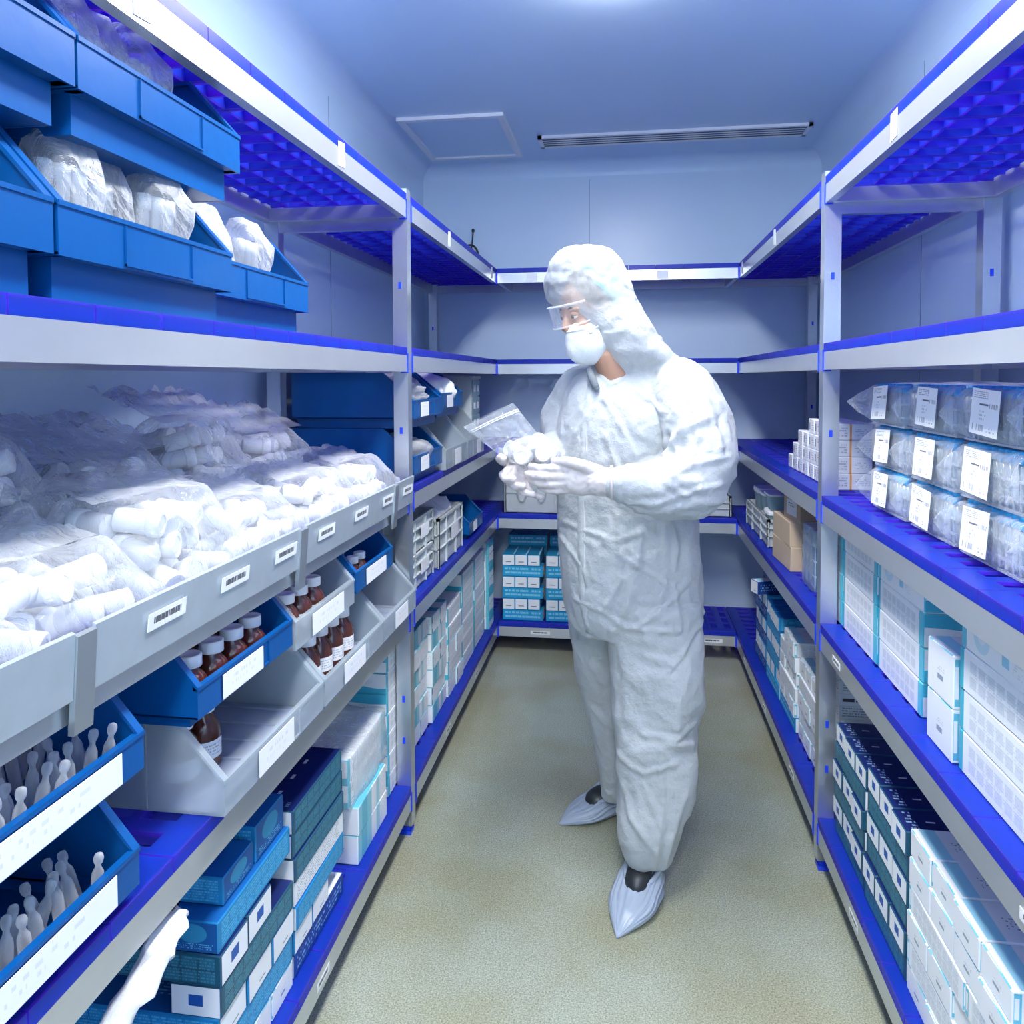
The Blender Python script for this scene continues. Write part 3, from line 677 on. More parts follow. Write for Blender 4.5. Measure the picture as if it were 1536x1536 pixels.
tw = tag(wrap_box('film_wrap', (XL-.15, 1.99, Z[5]+.1515+.068), (.206,.296,.134), M['film'], None, .006), 'crinkled clear film wrapped round two white cartons on the left bottom shelf', 'film wrap')

# ------------------------------------------------------------------ picking bins
def bin_mesh(w_, d, h, lip0, lip1, cut, mats, style):
    """open-fronted picking bin; local x = depth (0 = front lip, d = back), y = width centred, z up from base.
    style 'band': upper band overhangs a narrower base; 'plain': straight sides"""
    mb = MB(); t = .004; hw = w_/2; ins = .014 if style == 'band' else .004; fin = .022 if style == 'band' else .006
    prof = [(0, lip0), (0, lip1), (cut, h), (d, h), (d, lip0)]
    for s in (-1, 1):
        a0, a1 = (s*hw, s*(hw-t)); mb.prism(prof, min(a0,a1), max(a0,a1), 'y')
        b0, b1 = s*(hw-ins), s*(hw-ins-t); mb.prism([(fin,0),(fin,lip0+.004),(d-.006,lip0+.004),(d-.006,0)], min(b0,b1), max(b0,b1), 'y')
        c0, c1 = s*(hw-ins-t), s*hw; mb.box(.001, d-.001, min(c0,c1), max(c0,c1)-.0, lip0+.001, lip0+t)
        # rim along the sloping cut and the top
        r0, r1 = s*(hw-.012), s*(hw+.001)
        mb.prism([(-.001,lip1-.003),(-.001,lip1+.003),(cut-.001,h+.003),(cut+.001,h-.004)], min(r0,r1), max(r0,r1), 'y')
        mb.box(cut, d+.001, min(r0,r1), max(r0,r1), h-.004, h+.003)
        if style != 'band':
            for q in (.35, .62): mb.box(d*q, d*q+.004, min(s*hw, s*(hw+.003)), max(s*hw, s*(hw+.003)), .004, h-.006)
    mb.box(0, t, -hw+t, hw-t, lip0, lip1); mb.box(-.002, .008, -hw, hw, lip1-.002, lip1+.004)
    mb.box(fin, fin+t, -hw+ins+t, hw-ins-t, 0, lip0+.004); mb.box(.001, fin+t, -hw+t, hw-t, lip0+.001, lip0+t)
    mb.box(d-t, d, -hw+t, hw-t, lip0, h); mb.box(d-.006-t, d-.006, -hw+ins, hw-ins, 0, lip0+.004)
    mb.box(fin+.001, d-.007, -hw+ins+.001, hw-ins-.001, .0006, t)
    mb.box(d-.012, d+.001, -hw, hw, h-.004, h+.003)
    if style != 'band':
        for k in range(6): mb.box(.02, d-.02, -hw+.03+k*(w_-.06)/5-.001, -hw+.03+k*(w_-.06)/5+.001, t, t+.004)
    # label holder frame on the lip
    q = w_*.20
    for a in (-q, q-.003): mb.box(-.003, 0, a, a+.003, lip0+.004, lip1-.004)
    mb.box(-.003, 0, -q, q, lip0+.004, lip0+.007)
    return mb.mesh('bin', mats)
BINM = {}
def picking_bin(kind, w_, d, h, lip0, lip1, cut, side, f, yc, z, label, group, lab=None, rz=0, name='picking_bin'):
    style = 'band' if kind.startswith('bin') else 'plain'
    key = (kind, w_, d, h, lip0, lip1, cut)
    if key not in BINM: BINM[key] = bin_mesh(w_, d, h, lip0, lip1, cut, [M[kind]], style)
    r = (math.pi if side == 'L' else 0)+rz
    t = empty(name, (front_x(side, f), yc, z+.0006), label, 'bin', group, (0,0,r))
    link('tub', BINM[key], t)
    if lab:
        c0, cw = lab; hgt = (lip1-lip0)*.42
        me = bpy.data.meshes.new('label_card'); zc = (lip0+lip1)/2
        ya, yb = c0-cw, c0+cw; x = -.0036
        me.from_pydata([(x,yb,zc-hgt),(x,ya,zc-hgt),(x,ya,zc+hgt),(x,yb,zc+hgt)]+[(x+.0012,yb,zc-hgt),(x+.0012,ya,zc-hgt),(x+.0012,ya,zc+hgt),(x+.0012,yb,zc+hgt)], [], [(0,1,2,3),(7,6,5,4),(0,4,5,1),(1,5,6,2),(2,6,7,3),(3,7,4,0)])
        uv = me.uv_layers.new(name='UVMap').data
        for i, q in enumerate(((0,0),(1,0),(1,1),(0,1))): uv[i].uv = q
        me.materials.append(PR['binlab']); link('label_card', me, t)
    return t
G2_ = 'picking bins on the left upper shelf'
BG = ('bin', .395, .40, .205, .050, .110, .085)
for yc, z, f, lb in ((.60, Z[2], -.005, 'blue picking bin at the left picture edge on the upper shelf'), (1.003, Z[2], -.005, 'blue picking bin of bagged tubes under the top bin'),
                     (1.405, Z[2], .035, 'blue picking bin of bagged tubes at the far end of the upper row'), (1.055, Z[2]+.209, .005, 'topmost blue picking bin stacked above the upper shelf row'),
                     (.655, Z[2]+.209, .005, 'topmost blue picking bin cut off by the left picture edge')):
    picking_bin(*BG, 'L', f, yc, z, lb, G2_)
def frame_pos(side, f, yc, z, u, v): return (front_x(side, f+u), yc+v, z)
# bins on the left lower-middle shelf
G4 = 'picking bins on the left lower-middle shelf'
SM = lambda k, w_: (k, w_, .38, .148, .018, .066, .07) if k == 'bin' else (k, w_, .38, .148, .0, .055, .085)
picking_bin(*SM('bin', .40), 'L', -.005, .725, Z[4], 'lower blue picking bin of clear ampoules at the left edge', G4, (0, .15))
picking_bin(*SM('bin', .40), 'L', -.005, .74, Z[4]+.152, 'upper blue picking bin of clear ampoules at the left edge', G4, (0, .15))
picking_bin(*SM('clearbin', .405), 'L', -.022, 1.318, Z[4], 'frosted clear bin holding brown bottles under a blue bin', G4, (.02, .07))
picking_bin(*SM('bin', .34), 'L', .0, 1.252, Z[4]+.152, 'blue picking bin of dark bottles on top of a frosted bin', G4, (.03, .07))
picking_bin(*SM('clearbin', .40), 'L', -.022, 1.728, Z[4], 'lower frosted bin with a row of white-capped brown bottles', G4, (.02, .07))
picking_bin(*SM('clearbin', .335), 'L', .0, 1.605, Z[4]+.152, 'upper frosted bin of brown bottles beside the blue one', G4, (0, .09))
picking_bin(*SM('clearbin', .31), 'L', -.022, 2.088, Z[4], 'empty frosted bin beside the left post', G4, (0, .06))
picking_bin(*SM('bin', .30), 'L', .0, 1.935, Z[4]+.152, 'blue picking bin of small dark bottles nearest the left post', G4, (0, .08))
# bins on the left rear middle shelf
G3 = 'bins on the far left middle shelf'
picking_bin('bin', .37, .40, .172, .03, .085, .10, 'L', .0, 2.50, Z[3], 'lower blue bin stuffed with white bags behind the left post', G3, (.06, .05))
picking_bin('bin', .37, .40, .172, .03, .085, .10, 'L', .0, 2.50, Z[3]+.176, 'upper blue bin with a clear bag behind the left post', G3, (.06, .05))
picking_bin('clearbin', .37, .38, .185, 0, .07, .10, 'L', -.01, 2.885, Z[3], 'frosted bin under the far blue bin', G3, (.0, .05))
picking_bin('bin', .37, .40, .165, .03, .085, .10, 'L', .01, 2.90, Z[3]+.190, 'far blue bin holding a white package on the middle shelf', G3, (.05, .05))
picking_bin('clearbin', .37, .38, .235, 0, .07, .14, 'L', -.01, 3.27, Z[3], 'tall frosted bin at the end of the far left middle shelf', G3, (-.05, .05))
picking_bin('bin', .30, .34, .15, .02, .07, .08, 'L', .01, 3.36, Z[4], 'small blue bin beyond the grey crates', 'far left crates and bins', (.03, .04))
# drawer tower at the far end
t = empty('drawer_tower', (XL-.10, 3.555, Z[3]+.0006), 'grey tower of small labelled drawers on the far left middle shelf', 'drawer unit')
b = MB(); b.box(-.12,.05,-.085,.085,0,.33); b.box(-.125,.06,-.09,.09,.33,.342); build(b, 'case', M['grey'], t)
for r in range(4):
    for c in range(2):
        b = MB(); b.box(.05,.056,-.08+c*.082,-.002+c*.082,.012+r*.08,.084+r*.08); d_ = build(b, 'drawer', M['tubglass'], t)
        b = MB(); b.box(.056,.0575,-.06+c*.082,-.022+c*.082,.03+r*.08,.06+r*.08); build(b, 'drawer_label', M['paper'], d_)

# ------------------------------------------------------------------ brown bottles
def bottle_parts(r, h):
    g = MB(); g.lathe([(r*.6,0),(r,.004),(r,h*.48),(r*.95,h*.58),(r*.78,h*.67),(r*.56,h*.74),(r*.52,h*.84)], 20)
    me_g = g.mesh('glass', [M['amber']]); smooth_angle(me_g, 50)
    c = MB(); cr = r*.70; c.lathe([(cr*.97,h*.80),(cr,h*.81),(cr,h*.985),(cr*.93,h),(cr*.6,h),(cr*.55,h*.992)], 24)
    me_c = c.mesh('cap', [M['white']]); smooth_angle(me_c, 40)
    l = MB(); n = 20; rr = r+.0006
    vs = []; fs = []
    for k in range(n+1):
        a = 2*math.pi*k/n*.86; 
        for z in (h*.16, h*.42): vs.append((rr*math.cos(a), rr*math.sin(a), z))
    for k in range(n): fs.append((2*k,2*k+2,2*k+3,2*k+1))
    me_l = bpy.data.meshes.new('label'); me_l.from_pydata(vs, [], fs); uv = me_l.uv_layers.new(name='UVMap').data
    for k in range(n):
        for j, q in enumerate(((k/n,0),((k+1)/n,0),((k+1)/n,1),(k/n,1))): uv[4*k+j].uv = q
    me_l.materials.append(PR['botlab']); me_l.polygons.foreach_set('use_smooth', [True]*n)
    return me_g, me_c, me_l
BOT = {'L': bottle_parts(.031, .124), 'M': bottle_parts(.029, .098), 'S': bottle_parts(.022, .086)}
def bottle(kind, x, y, z, label, group, rot=None):
    t = empty('medicine_bottle', (x, y, z+.0006), label, 'bottle', group, rot or (0,0,random.uniform(2.2,3.6)))
    for nm, me in zip(('glass','cap','label'), BOT[kind]): link(nm, me, t)
    return t
POS = ['first placed at front','second at front','third at front','nearest at back','next at back','last at back']
POS = ['front row first','front row second','third along','fourth along','fifth along','sixth along']
base = .0045
for i, (u, v) in enumerate(((.045,.13),(.045,.062),(.045,-.006),(.045,-.074),(.112,.10),(.112,.03))):
    bottle('M', *frame_pos('L', .0, 1.252, Z[4]+.152+base, u, v-.045), 'dark brown bottle with white cap in the middle blue bin, '+POS[i], 'bottles in the middle blue bin')
for i, (u, v) in enumerate(((.12,-.06),(.12,-.13),(.19,-.10),(.19,-.03))):
    bottle('L', *frame_pos('L', -.022, 1.318, Z[4]+base, u, v), 'brown bottle with paper label in the first frosted bin, '+POS[i], 'bottles in the first frosted bin')
for i, (u, v) in enumerate(((.075,-.12),(.075,-.05),(.075,.02),(.075,.09),(.145,-.08),(.145,.05))):
    bottle('L', *frame_pos('L', -.022, 1.728, Z[4]+base, u, v), 'brown bottle with large white cap in the lower frosted bin, '+POS[i], 'bottles in the lower frosted bin')
for i, (u, v) in enumerate(((.045,-.12),(.045,-.052),(.045,.016),(.112,-.09),(.112,-.02))):
    bottle('M', *frame_pos('L', .0, 1.605, Z[4]+.152+base, u, v), 'red-brown bottle with white cap in the upper frosted bin, '+POS[i], 'bottles in the upper frosted bin')
for i, (u, v) in enumerate(((.04,-.12),(.04,-.066),(.04,-.012),(.092,-.09),(.092,-.03))):
    bottle('S', *frame_pos('L', .0, 1.935, Z[4]+.152+base, u, v), 'small dark bottle with white cap in the far blue bin, '+POS[i], 'bottles in the far blue bin')

# clear ampoules in the two near blue bins
b = MB(); b.lathe([(.003,0),(.0072,.004),(.0076,.05),(.007,.058),(.0036,.066),(.0034,.070),(.0055,.074),(.0062,.079),(.0052,.084),(.002,.086)], 10)
AMP = b.mesh('ampoule', [M['clear']], True)
for (zb, yc, n0, n1, lb) in ((Z[4]+.152, .74, 4, 12, 'clear plastic ampoule with round tip in the upper blue bin'), (Z[4], .725, 2, 12, 'clear plastic ampoule with round tip in the lower blue bin')):
    for i in range(n0):
        for j in range(n1):
            u = .035+i*.024+random.uniform(-.003,.003); v = -.15+j*.028+random.uniform(-.004,.004)
            if zb > Z[4]+.1 and i >= 2: u += .05
            o = link('ampoule', AMP, None, frame_pos('L', -.005, yc, zb+.008, u, v), (random.uniform(-.1,.1), random.uniform(-.28,-.12), random.uniform(0,6)))
            tag(o, lb, 'ampoule', lb.replace('clear plastic ampoule with round tip in', 'ampoules in'))

# ------------------------------------------------------------------ film bags of tubes inside the upper blue bins
def tube_bag(w_, d, h, seed, m=None, nt=4, name='tube_bag'):
    """upright bag of tubes: a lobed pillow, ruffled open top"""
    mb = MB(); seg = 40; rings = 9; vs = []; fs = []
    for i in range(rings+1):
        q = i/rings; z = h*q
        for k in range(seg):
            a = 2*math.pi*k/seg; c, s = math.cos(a), math.sin(a)
            e = .55; x = math.copysign(abs(c)**e, c)*d/2; y = math.copysign(abs(s)**e, s)*w_/2
            lob = 1+.16*abs(math.sin(y/w_*math.pi*nt))*(1 if q < .8 else .4)
            tp = .82+.18*math.sin(min(1, q*3)*math.pi/2); 
            if q > .8: tp *= 1-.55*((q-.8)/.2)
            nz = noise.noise(Vector((x*30+seed, y*30, z*22)))*.006
            vs.append((x*lob*tp+nz, y*(tp*.25+.75)+nz, z+(noise.noise(Vector((y*40, seed, 3)))*.012 if q > .75 else 0)))
    for i in range(rings):
        for k in range(seg):
            k2 = (k+1) % seg; fs.append((i*seg+k, i*seg+k2, (i+1)*seg+k2, (i+1)*seg+k))
    fs.append(tuple(range(seg-1,-1,-1))); fs.append(tuple(rings*seg+k for k in range(seg)))
    mb.add(vs, fs); return mb.mesh(name, [m or M['film_tube']], True)
TB = [tube_bag(.090, .080, .215, s*3.1) for s in range(3)]
b = MB()
for k in range(3): b.lathe([(.002,0),(.010,.004),(.011,.150),(.0125,.151),(.0125,.172),(.011,.174)], 12, Matrix.Translation((0, (k-1)*.025, .006)))
TUBES = b.mesh('tubes', [M['vial']], True)
for (yc, z, f, vs_, where) in ((1.003, Z[2], -.005, (-.10,-.005,.09), 'the lower middle blue bin'), (1.405, Z[2], .035, (-.12,-.03,.06), 'the far blue bin'), (1.055, Z[2]+.209, .005, (-.13,-.04,.045), 'the topmost blue bin'), (.60, Z[2], -.005, (.1,), 'the left edge bin')):
    for k, v in enumerate(vs_):
        t = empty('tube_bag', frame_pos('L', f, yc, z+.005,   .075+.02*(k % 2), v), f'milky film bag of white tubes, {ORD[k]} from the camera in {where}', 'bag', 'tube bags in the upper bins', (random.uniform(-.05,.05), random.uniform(-.06,.1), math.pi+random.uniform(-.25,.25)))
        link('film', TB[k % 3], t); link('tubes', TUBES, t)

# ------------------------------------------------------------------ grey crates and clear tubs
def crate(L_, W_, H_, loc, rz, label, group, slats=2, name='storage_crate'):
    t = empty(name, loc, label, 'crate', group, (0,0,rz)); hx, hy = L_/2, W_/2
    b = MB(); th = .004
    b.box(-hx+.008,hx-.008,-hy+.008,hy-.008,0,.004)
    b.box(-hx+.008,hx-.008,-hy+.008,-hy+.012,0,H_); b.box(-hx+.008,hx-.008,hy-.012,hy-.008,0,H_)
    b.box(-hx+.008,-hx+.012,-hy+.008,hy-.008,0,H_); b.box(hx-.012,hx-.008,-hy+.008,hy-.008,0,H_)
    bb = b
    b = MB()
    for z0, z1 in ((H_-.010, H_),):
        b.box(-hx,hx,-hy,-hy+.014,z0,z1); b.box(-hx,hx,hy-.014,hy,z0,z1); b.box(-hx,-hx+.014,-hy,hy,z0,z1); b.box(hx-.014,hx,-hy,hy,z0,z1)
    build(b, 'rim', M['grey'], t)
    for q in range(slats):
        z0 = H_*(.38+.28*q)
        b = bb; ww = L_*.22
        for s in (-1, 1):
            for e in (-1, 1): b.box(min(e*hx, e*(hx-ww)), max(e*hx, e*(hx-ww)), min(s*hy, s*(hy-.008)), max(s*hy, s*(hy-.008)), z0, z0+.004)
            b.box(min(s*hx, s*(hx-.008)), max(s*hx, s*(hx-.008)), -hy, hy, z0, z0+.004)
    b = bb
    for s in (-1, 1):
        for x in (-hx, -hx+L_*.22, hx-L_*.22-.003, hx-.003): b.box(x, x+.003, min(s*hy, s*(hy-.008)), max(s*hy, s*(hy-.008)), .002, H_-.01)
        for y in (-hy, -hy+W_*.3, hy-W_*.3-.003, hy-.003): b.box(min(s*hx, s*(hx-.008)), max(s*hx, s*(hx-.008)), y, y+.003, .002, H_-.01)
    build(b, 'body', M['grey'], t)
    return t
GC = 'grey plastic storage crates'
z4 = Z[4]+.0006
for r in range(2):
    t = crate(.36, .34, .118, (XL-.205, 2.485, z4+r*.1185), math.pi/2*0, f'grey storage crate, {["lower","upper"][r]} of two stacked beside the left post', GC)
    uvquad('crate_label', (XL-.0245, 2.53, z4+r*.1185+.062), (0,.05,0), (0,0,.022), PR['binlab'], t)
t = crate(.38, .40, .185, (XL-.205, 2.90, z4), 0, 'grey storage crate overflowing with white paper on the far left shelf', GC)
uvquad('crate_label', (XL-.0145, 2.95, z4+.10), (0,.06,0), (0,0,.03), PR['binlab'], t)
# crumpled paper in that crate
def crumple(name, w_, d, h, amp, seed, m, label, cat, loc, rot=(0,0,0), n=26, fr=9):
    mb = MB(); vs = []; fs = []
    for i in range(n+1):
        for j in range(n+1):
            u, v = i/n-.5, j/n-.5; e = max(0, 1-(2*max(abs(u),abs(v)))**4)
            p = Vector((u*w_*fr+seed, v*d*fr, seed*.7))
            q = 1-abs(noise.noise(p)*1.7); q2 = noise.noise(p*2.3)
            vs.append((u*w_+q2*amp*.5, v*d+q2*amp*.4, h*e*.75+(q*amp+q2*amp*.6)*(.3+.7*e)))
    for i in range(n):
        for j in range(n): a = i*(n+1)+j; fs.append((a, a+n+1, a+n+2, a+1))
    mb.add(vs, fs); me = mb.mesh(name, [m]); smooth_angle(me, 40)
    mo = link(name, me, None, loc, rot); mo.modifiers.new('thickness', 'SOLIDIFY').thickness = .0012
    return tag(mo, label, cat)
crumple('paper_bundle', .32, .36, .06, .03, 2.2, M['paper'], 'crumpled white paper heaped in the far left grey crate', 'paper', (XL-.20, 2.90, z4+.166))
# small dark jars in the upper crate by the post
for k in range(3):
    b = MB(); b.lathe([(.02,0),(.028,.003),(.028,.07),(.02,.082),(.022,.084),(.022,.1),(.018,.101)], 16)
    tag(build(b, 'glass_jar', M['tubeglass'], None, (XL-.08-.08*k, 2.37+.05*k, z4+.1185+.0055), smooth=True), f'small grey glass jar, {ORD[k]} from the aisle in the upper grey crate', 'jar', 'jars in the upper grey crate')
t = crate(.34, .33, .27, (-.452, YB+.195, z4), 0, 'tall pale grey crate with hanging film loops on the back shelf', GC)
for k, x in enumerate((-.075, .025)):
    b = MB(); pts = []
    for i in range(25):
        a = 2*math.pi*i/24; pts.append((x+.022*math.sin(a)*(1-.25*math.cos(a)), -.169-.004*math.sin(3*a), .135-.075*math.cos(a)*-1))
    b.tube(pts, [.006+.0035*abs(math.sin(i*1.7)) for i in range(25)], 8, flat=.45)
    build(b, 'film_loop', M['film_milky'], t, smooth=True)
crate(.42, .30, .105, (.315, YB+.19, z4), 0, 'low grey crate on the right of the back shelf', GC)
crate(.30, .55, .115, (XR+.175, 3.50, z4), 0, 'long grey crate holding lidded tubs on the far right shelf', GC, 2)
def tub(w_, d, h, loc, rz, label):
    t = empty('lidded_tub', loc, label, 'tub', 'white lidded plastic tubs', (0,0,rz))
    b = MB(); vs = []; seg = 24
    for i, (s, z) in enumerate(((.84,0),(.88,.01),(.98,h*.8),(1,h*.9))):
        for k in range(seg):
            a = 2*math.pi*k/seg; c, q = math.cos(a), math.sin(a)
            vs.append((math.copysign(abs(c)**.4,c)*w_/2*s, math.copysign(abs(q)**.4,q)*d/2*s, z))
    fs = [(i*seg+k, i*seg+(k+1)%seg, (i+1)*seg+(k+1)%seg, (i+1)*seg+k) for i in range(3) for k in range(seg)] + [tuple(range(seg-1,-1,-1))]
    b.add(vs, fs); build(b, 'body', M['tubglass'], t, smooth=True)
    b = MB(); vs = []
    for s, z in ((1.02,h*.88),(1.06,h*.90),(1.06,h*.97),(1.02,h)):
        for k in range(seg):
            a = 2*math.pi*k/seg; c, q = math.cos(a), math.sin(a); vs.append((math.copysign(abs(c)**.4,c)*w_/2*s, math.copysign(abs(q)**.4,q)*d/2*s, z))
    fs = [(i*seg+k, i*seg+(k+1)%seg, (i+1)*seg+(k+1)%seg, (i+1)*seg+k) for i in range(3) for k in range(seg)] + [tuple(range(seg-1,-1,-1)), tuple(3*seg+k for k in range(seg))]
    b.add(vs, fs); build(b, 'lid', M['white'], t, smooth=False)
zt = z4+.006
for k, (x, y, z, w_, d, h) in enumerate(((XR+.11,3.30,zt,.15,.13,.14),(XR+.11,3.30,zt+.1405,.15,.13,.07),(XR+.11,3.45,zt,.14,.13,.10),(XR+.11,3.45,zt+.1005,.14,.13,.09),(XR+.12,3.62,zt,.15,.15,.19),(XR+.24,3.38,zt,.10,.2,.2),(XR+.255,3.62,zt,.09,.2,.22))):
    tub(w_, d, h, (x, y, z), 0, f'clear tub with white lid in the long grey crate, {ORD[k]} counted outward from the camera')
for k, (x, h) in enumerate(((.22,.2),(.37,.18))): tub(.13, .2, h, (x, YB+.19, z4+.0045), 0, f'clear tub with white lid in the back shelf crate, {["left","right"][k]} one')

# stuffed bags in the far left bins
def lump(name, ax, seed, m, label, cat, loc, amp=.25, group=None):
    b = MB(); b.ell((0,0,0), (1,1,1), seg=28, rings=18)
    b.v = [tuple(Vector((v[0]*ax[0], v[1]*ax[1], v[2]*ax[2]))*(1+amp*(.5-abs(noise.noise(Vector(v)*1.6+Vector((seed,0,0)))*1.6))+amp*.3*noise.noise(Vector(v)*4+Vector((0,seed,0))))) for v in b.v]
    me = b.mesh(name, [m], True)
    return tag(link(name, me, None, loc), label, cat, group)
lump('stuffed_bag', (.13,.14,.058), 1.1, M['film_milky'], 'white film bag bulging from the lower blue bin behind the left post', 'bag', (XL-.14, 2.49, Z[3]+.085), .35)
lump('stuffed_bag', (.13,.12,.075), 4.3, M['film_milky'], 'clear bag of white items in the upper blue bin behind the left post', 'bag', (XL-.15, 2.49, Z[3]+.275), .35)
lump('wrapped_package', (.14,.13,.07), 7.7, M['paper'], 'white package with red print in the far blue bin', 'package', (XL-.15, 2.90, Z[3]+.285), .25)

# ------------------------------------------------------------------ bags of white vials on the left middle shelf
b = MB(); b.lathe([(.012,0),(.0185,.003),(.0195,.046),(.0165,.052)], 18); b.lathe([(.0205,.050),(.0215,.052),(.0215,.068),(.0195,.070),(.014,.070),(.013,.0685)], 20)
VIAL = b.mesh('vial', [M['vial']]); smooth_angle(VIAL, 45)
random.seed(21)
bags = []   # (cx, cy, half x, half y, base z, nx, ny, layers, where)
WH = ['nearest the camera by the guard plate','second along the guard plate','third along the guard plate','fourth along the guard plate','fifth along the guard plate','beside the left post',
      'nearest the camera against the wall','second along the wall','third along the wall','fourth along the wall','at the far end of the wall']
for k, cy in enumerate((.62,.86,1.11,1.37,1.70,2.01)): bags.append((XL-.112, cy, .100, .122, Z[3], 3, 4, [2,2,3,2,2,2][k]))
for k, cy in enumerate((.66,.95,1.25,1.56,1.90)): bags.append((XL-.315, cy, .125, .155, Z[3], 4, 5, [4,5,4,5,4][k]))
for bi, (cx, cy, hx, hy, bz, nx, ny, nl) in enumerate(bags):
    pts = []
    for l in range(nl):
        m_x, m_y = (nx, ny) if l == 0 else (max(2, nx-(l+1)//2), max(2, ny-(l+1)//2))
        for i in range(m_x):
            for j in range(m_y):
                if bi == 4 and l == 0 and i == 0 and j == 0: continue
                if random.random() < .08: continue
                x = cx+(i-(m_x-1)/2)*.060+random.uniform(-.008,.008); y = cy+(j-(m_y-1)/2)*.056+random.uniform(-.008,.008)
                z = bz+.024+l*.045+random.uniform(0,.006)
                yaw_ = random.uniform(-.7,.7)+random.choice((0,0,math.pi,math.pi/2))
                tilt = random.uniform(-.35,.35)
                M4 = Matrix.Rotation(yaw_,4,'Z') @ Matrix.Rotation(math.pi/2+tilt,4,'Y') @ Matrix.Translation((0,0,-.035))
                loc, rq, _ = (Matrix.Translation((x,y,z)) @ M4).decompose()
                pts.append((x, y, z))
                if bi >= 6 and l < nl-2 and i < m_x-1: continue     # buried core of the heap, never in view
                o = link('vial', VIAL, None, loc, rq.to_euler())
                tag(o, f'white capped vial inside the clear bag {WH[bi]}', 'vial', f'vials in the bag {WH[bi]}')
    # film draped over the heap
    n = 36; vs = []; fs = []; ex, ey = hx+.022, hy+.018
    H = [[0.0]*(n+1) for _ in range(n+1)]
    for i in range(n+1):
        for j in range(n+1):
            x, y = cx+(i/n*2-1)*ex, cy+(j/n*2-1)*ey
            for (px, py, pz) in pts:
                d2 = (x-px)**2+(y-py)**2
                if d2 < .0025: H[i][j] = max(H[i][j], pz-bz+.030)
                elif d2 < .02: H[i][j] = max(H[i][j], (pz-bz+.030)*math.exp(-(math.sqrt(d2)-.05)/.05))
    for _ in range(3):
        H = [[sum(H[min(max(i+a_,0),n)][min(max(j+b_,0),n)] for a_ in (-1,0,1) for b_ in (-1,0,1))/9 for j in range(n+1)] for i in range(n+1)]
    for i in range(n+1):
        for j in range(n+1):
            u, v = i/n*2-1, j/n*2-1; x, y = cx+u*ex, cy+v*ey
            e = 1-max(abs(u),abs(v))**10
            p = Vector((x*13+bi*3.3, y*13, bi))
            cr = (1-abs(noise.noise(p)*2))*.010+noise.noise(p*2.7)*.004
            vs.append((x+noise.noise(p*1.3)*.006, y+noise.noise(p*1.7+Vector((5,5,5)))*.006, bz+.003+max(0,(H[i][j]+.006+cr))*min(1,e*2.2)))
    for i in range(n):
        for j in range(n): a = i*(n+1)+j; fs.append((a,a+n+1,a+n+2,a+1))
    # loose zip end of the bag flopping toward the wall
    o0 = len(vs); m2 = 12; top = max(v[2] for v in vs)
    for i in range(m2+1):
        for j in range(m2+1):
            u, v = i/m2, j/m2*2-1
            p = Vector((u*4+bi*2.1, v*3, bi*1.7))
            vs.append((cx+(.02 if bi < 6 else .06)-u*.16, cy+v*hy*1.05+noise.noise(p)*.02, top-.012+u*.050-(u*u)*.05*(bi < 6)+ (1-abs(noise.noise(p*1.3)*2))*.030*u))
    for i in range(m2):
        for j in range(m2): a = o0+i*(m2+1)+j; fs.append((a,a+m2+1,a+m2+2,a+1))
    lim = WL+.02
    vs = [(max(lim, x), y, z) for x, y, z in vs]
    mb = MB(); mb.add(vs, fs)
    tag(build(mb, 'zip_bag', M['film_pile'], smooth=True), f'clear zip bag heaped with white vials, {WH[bi]}', 'bag', 'bags of vials on the left middle shelf')

# ------------------------------------------------------------------ bagged racks of blue-capped tubes on the right middle shelf
RW, RD, RH = .232, .30, .104
b = MB(); b.lathe([(.004,.0),(.0085,.004),(.0088,.078)], 10, mat=0); b.lathe([(.0102,.076),(.0105,.078),(.0105,.096),(.009,.098)], 10, mat=1)
TUBE = b.mesh('tube', [M['tubeglass'], M['cap']], True)
b = MB(); 
for r in range(1, 6):
    for k in range(9): 
        T = Matrix.Translation((.02+r*.048, -RW/2+.022+k*.0235, .004))
        b.lathe([(.0088,0),(.0088,.078)], 6, T, 0); b.lathe([(.0105,.076),(.0105,.096)], 6, T, 1)
TUBES_REST = b.mesh('tubes_behind', [M['tubeglass'], M['cap']], True)
b = MB(); x0, x1, y0, y1 = 0, RD, -RW/2, RW/2
b.box(x0,x1,y0,y1,0,.0035)
for z in (.022, .052):
    b.box(x0,x0+.003,y0,y1,z,z+.004); b.box(x1-.003,x1,y0,y1,z,z+.004); b.box(x0,x1,y0,y0+.003,z,z+.004); b.box(x0,x1,y1-.003,y1,z,z+.004)
for k in range(10): y = y0+.0105+k*.0235; b.box(x0,x0+.003,y-.0012,y+.0012,0,.054)
RACK = b.mesh('tray', [M['clear']])
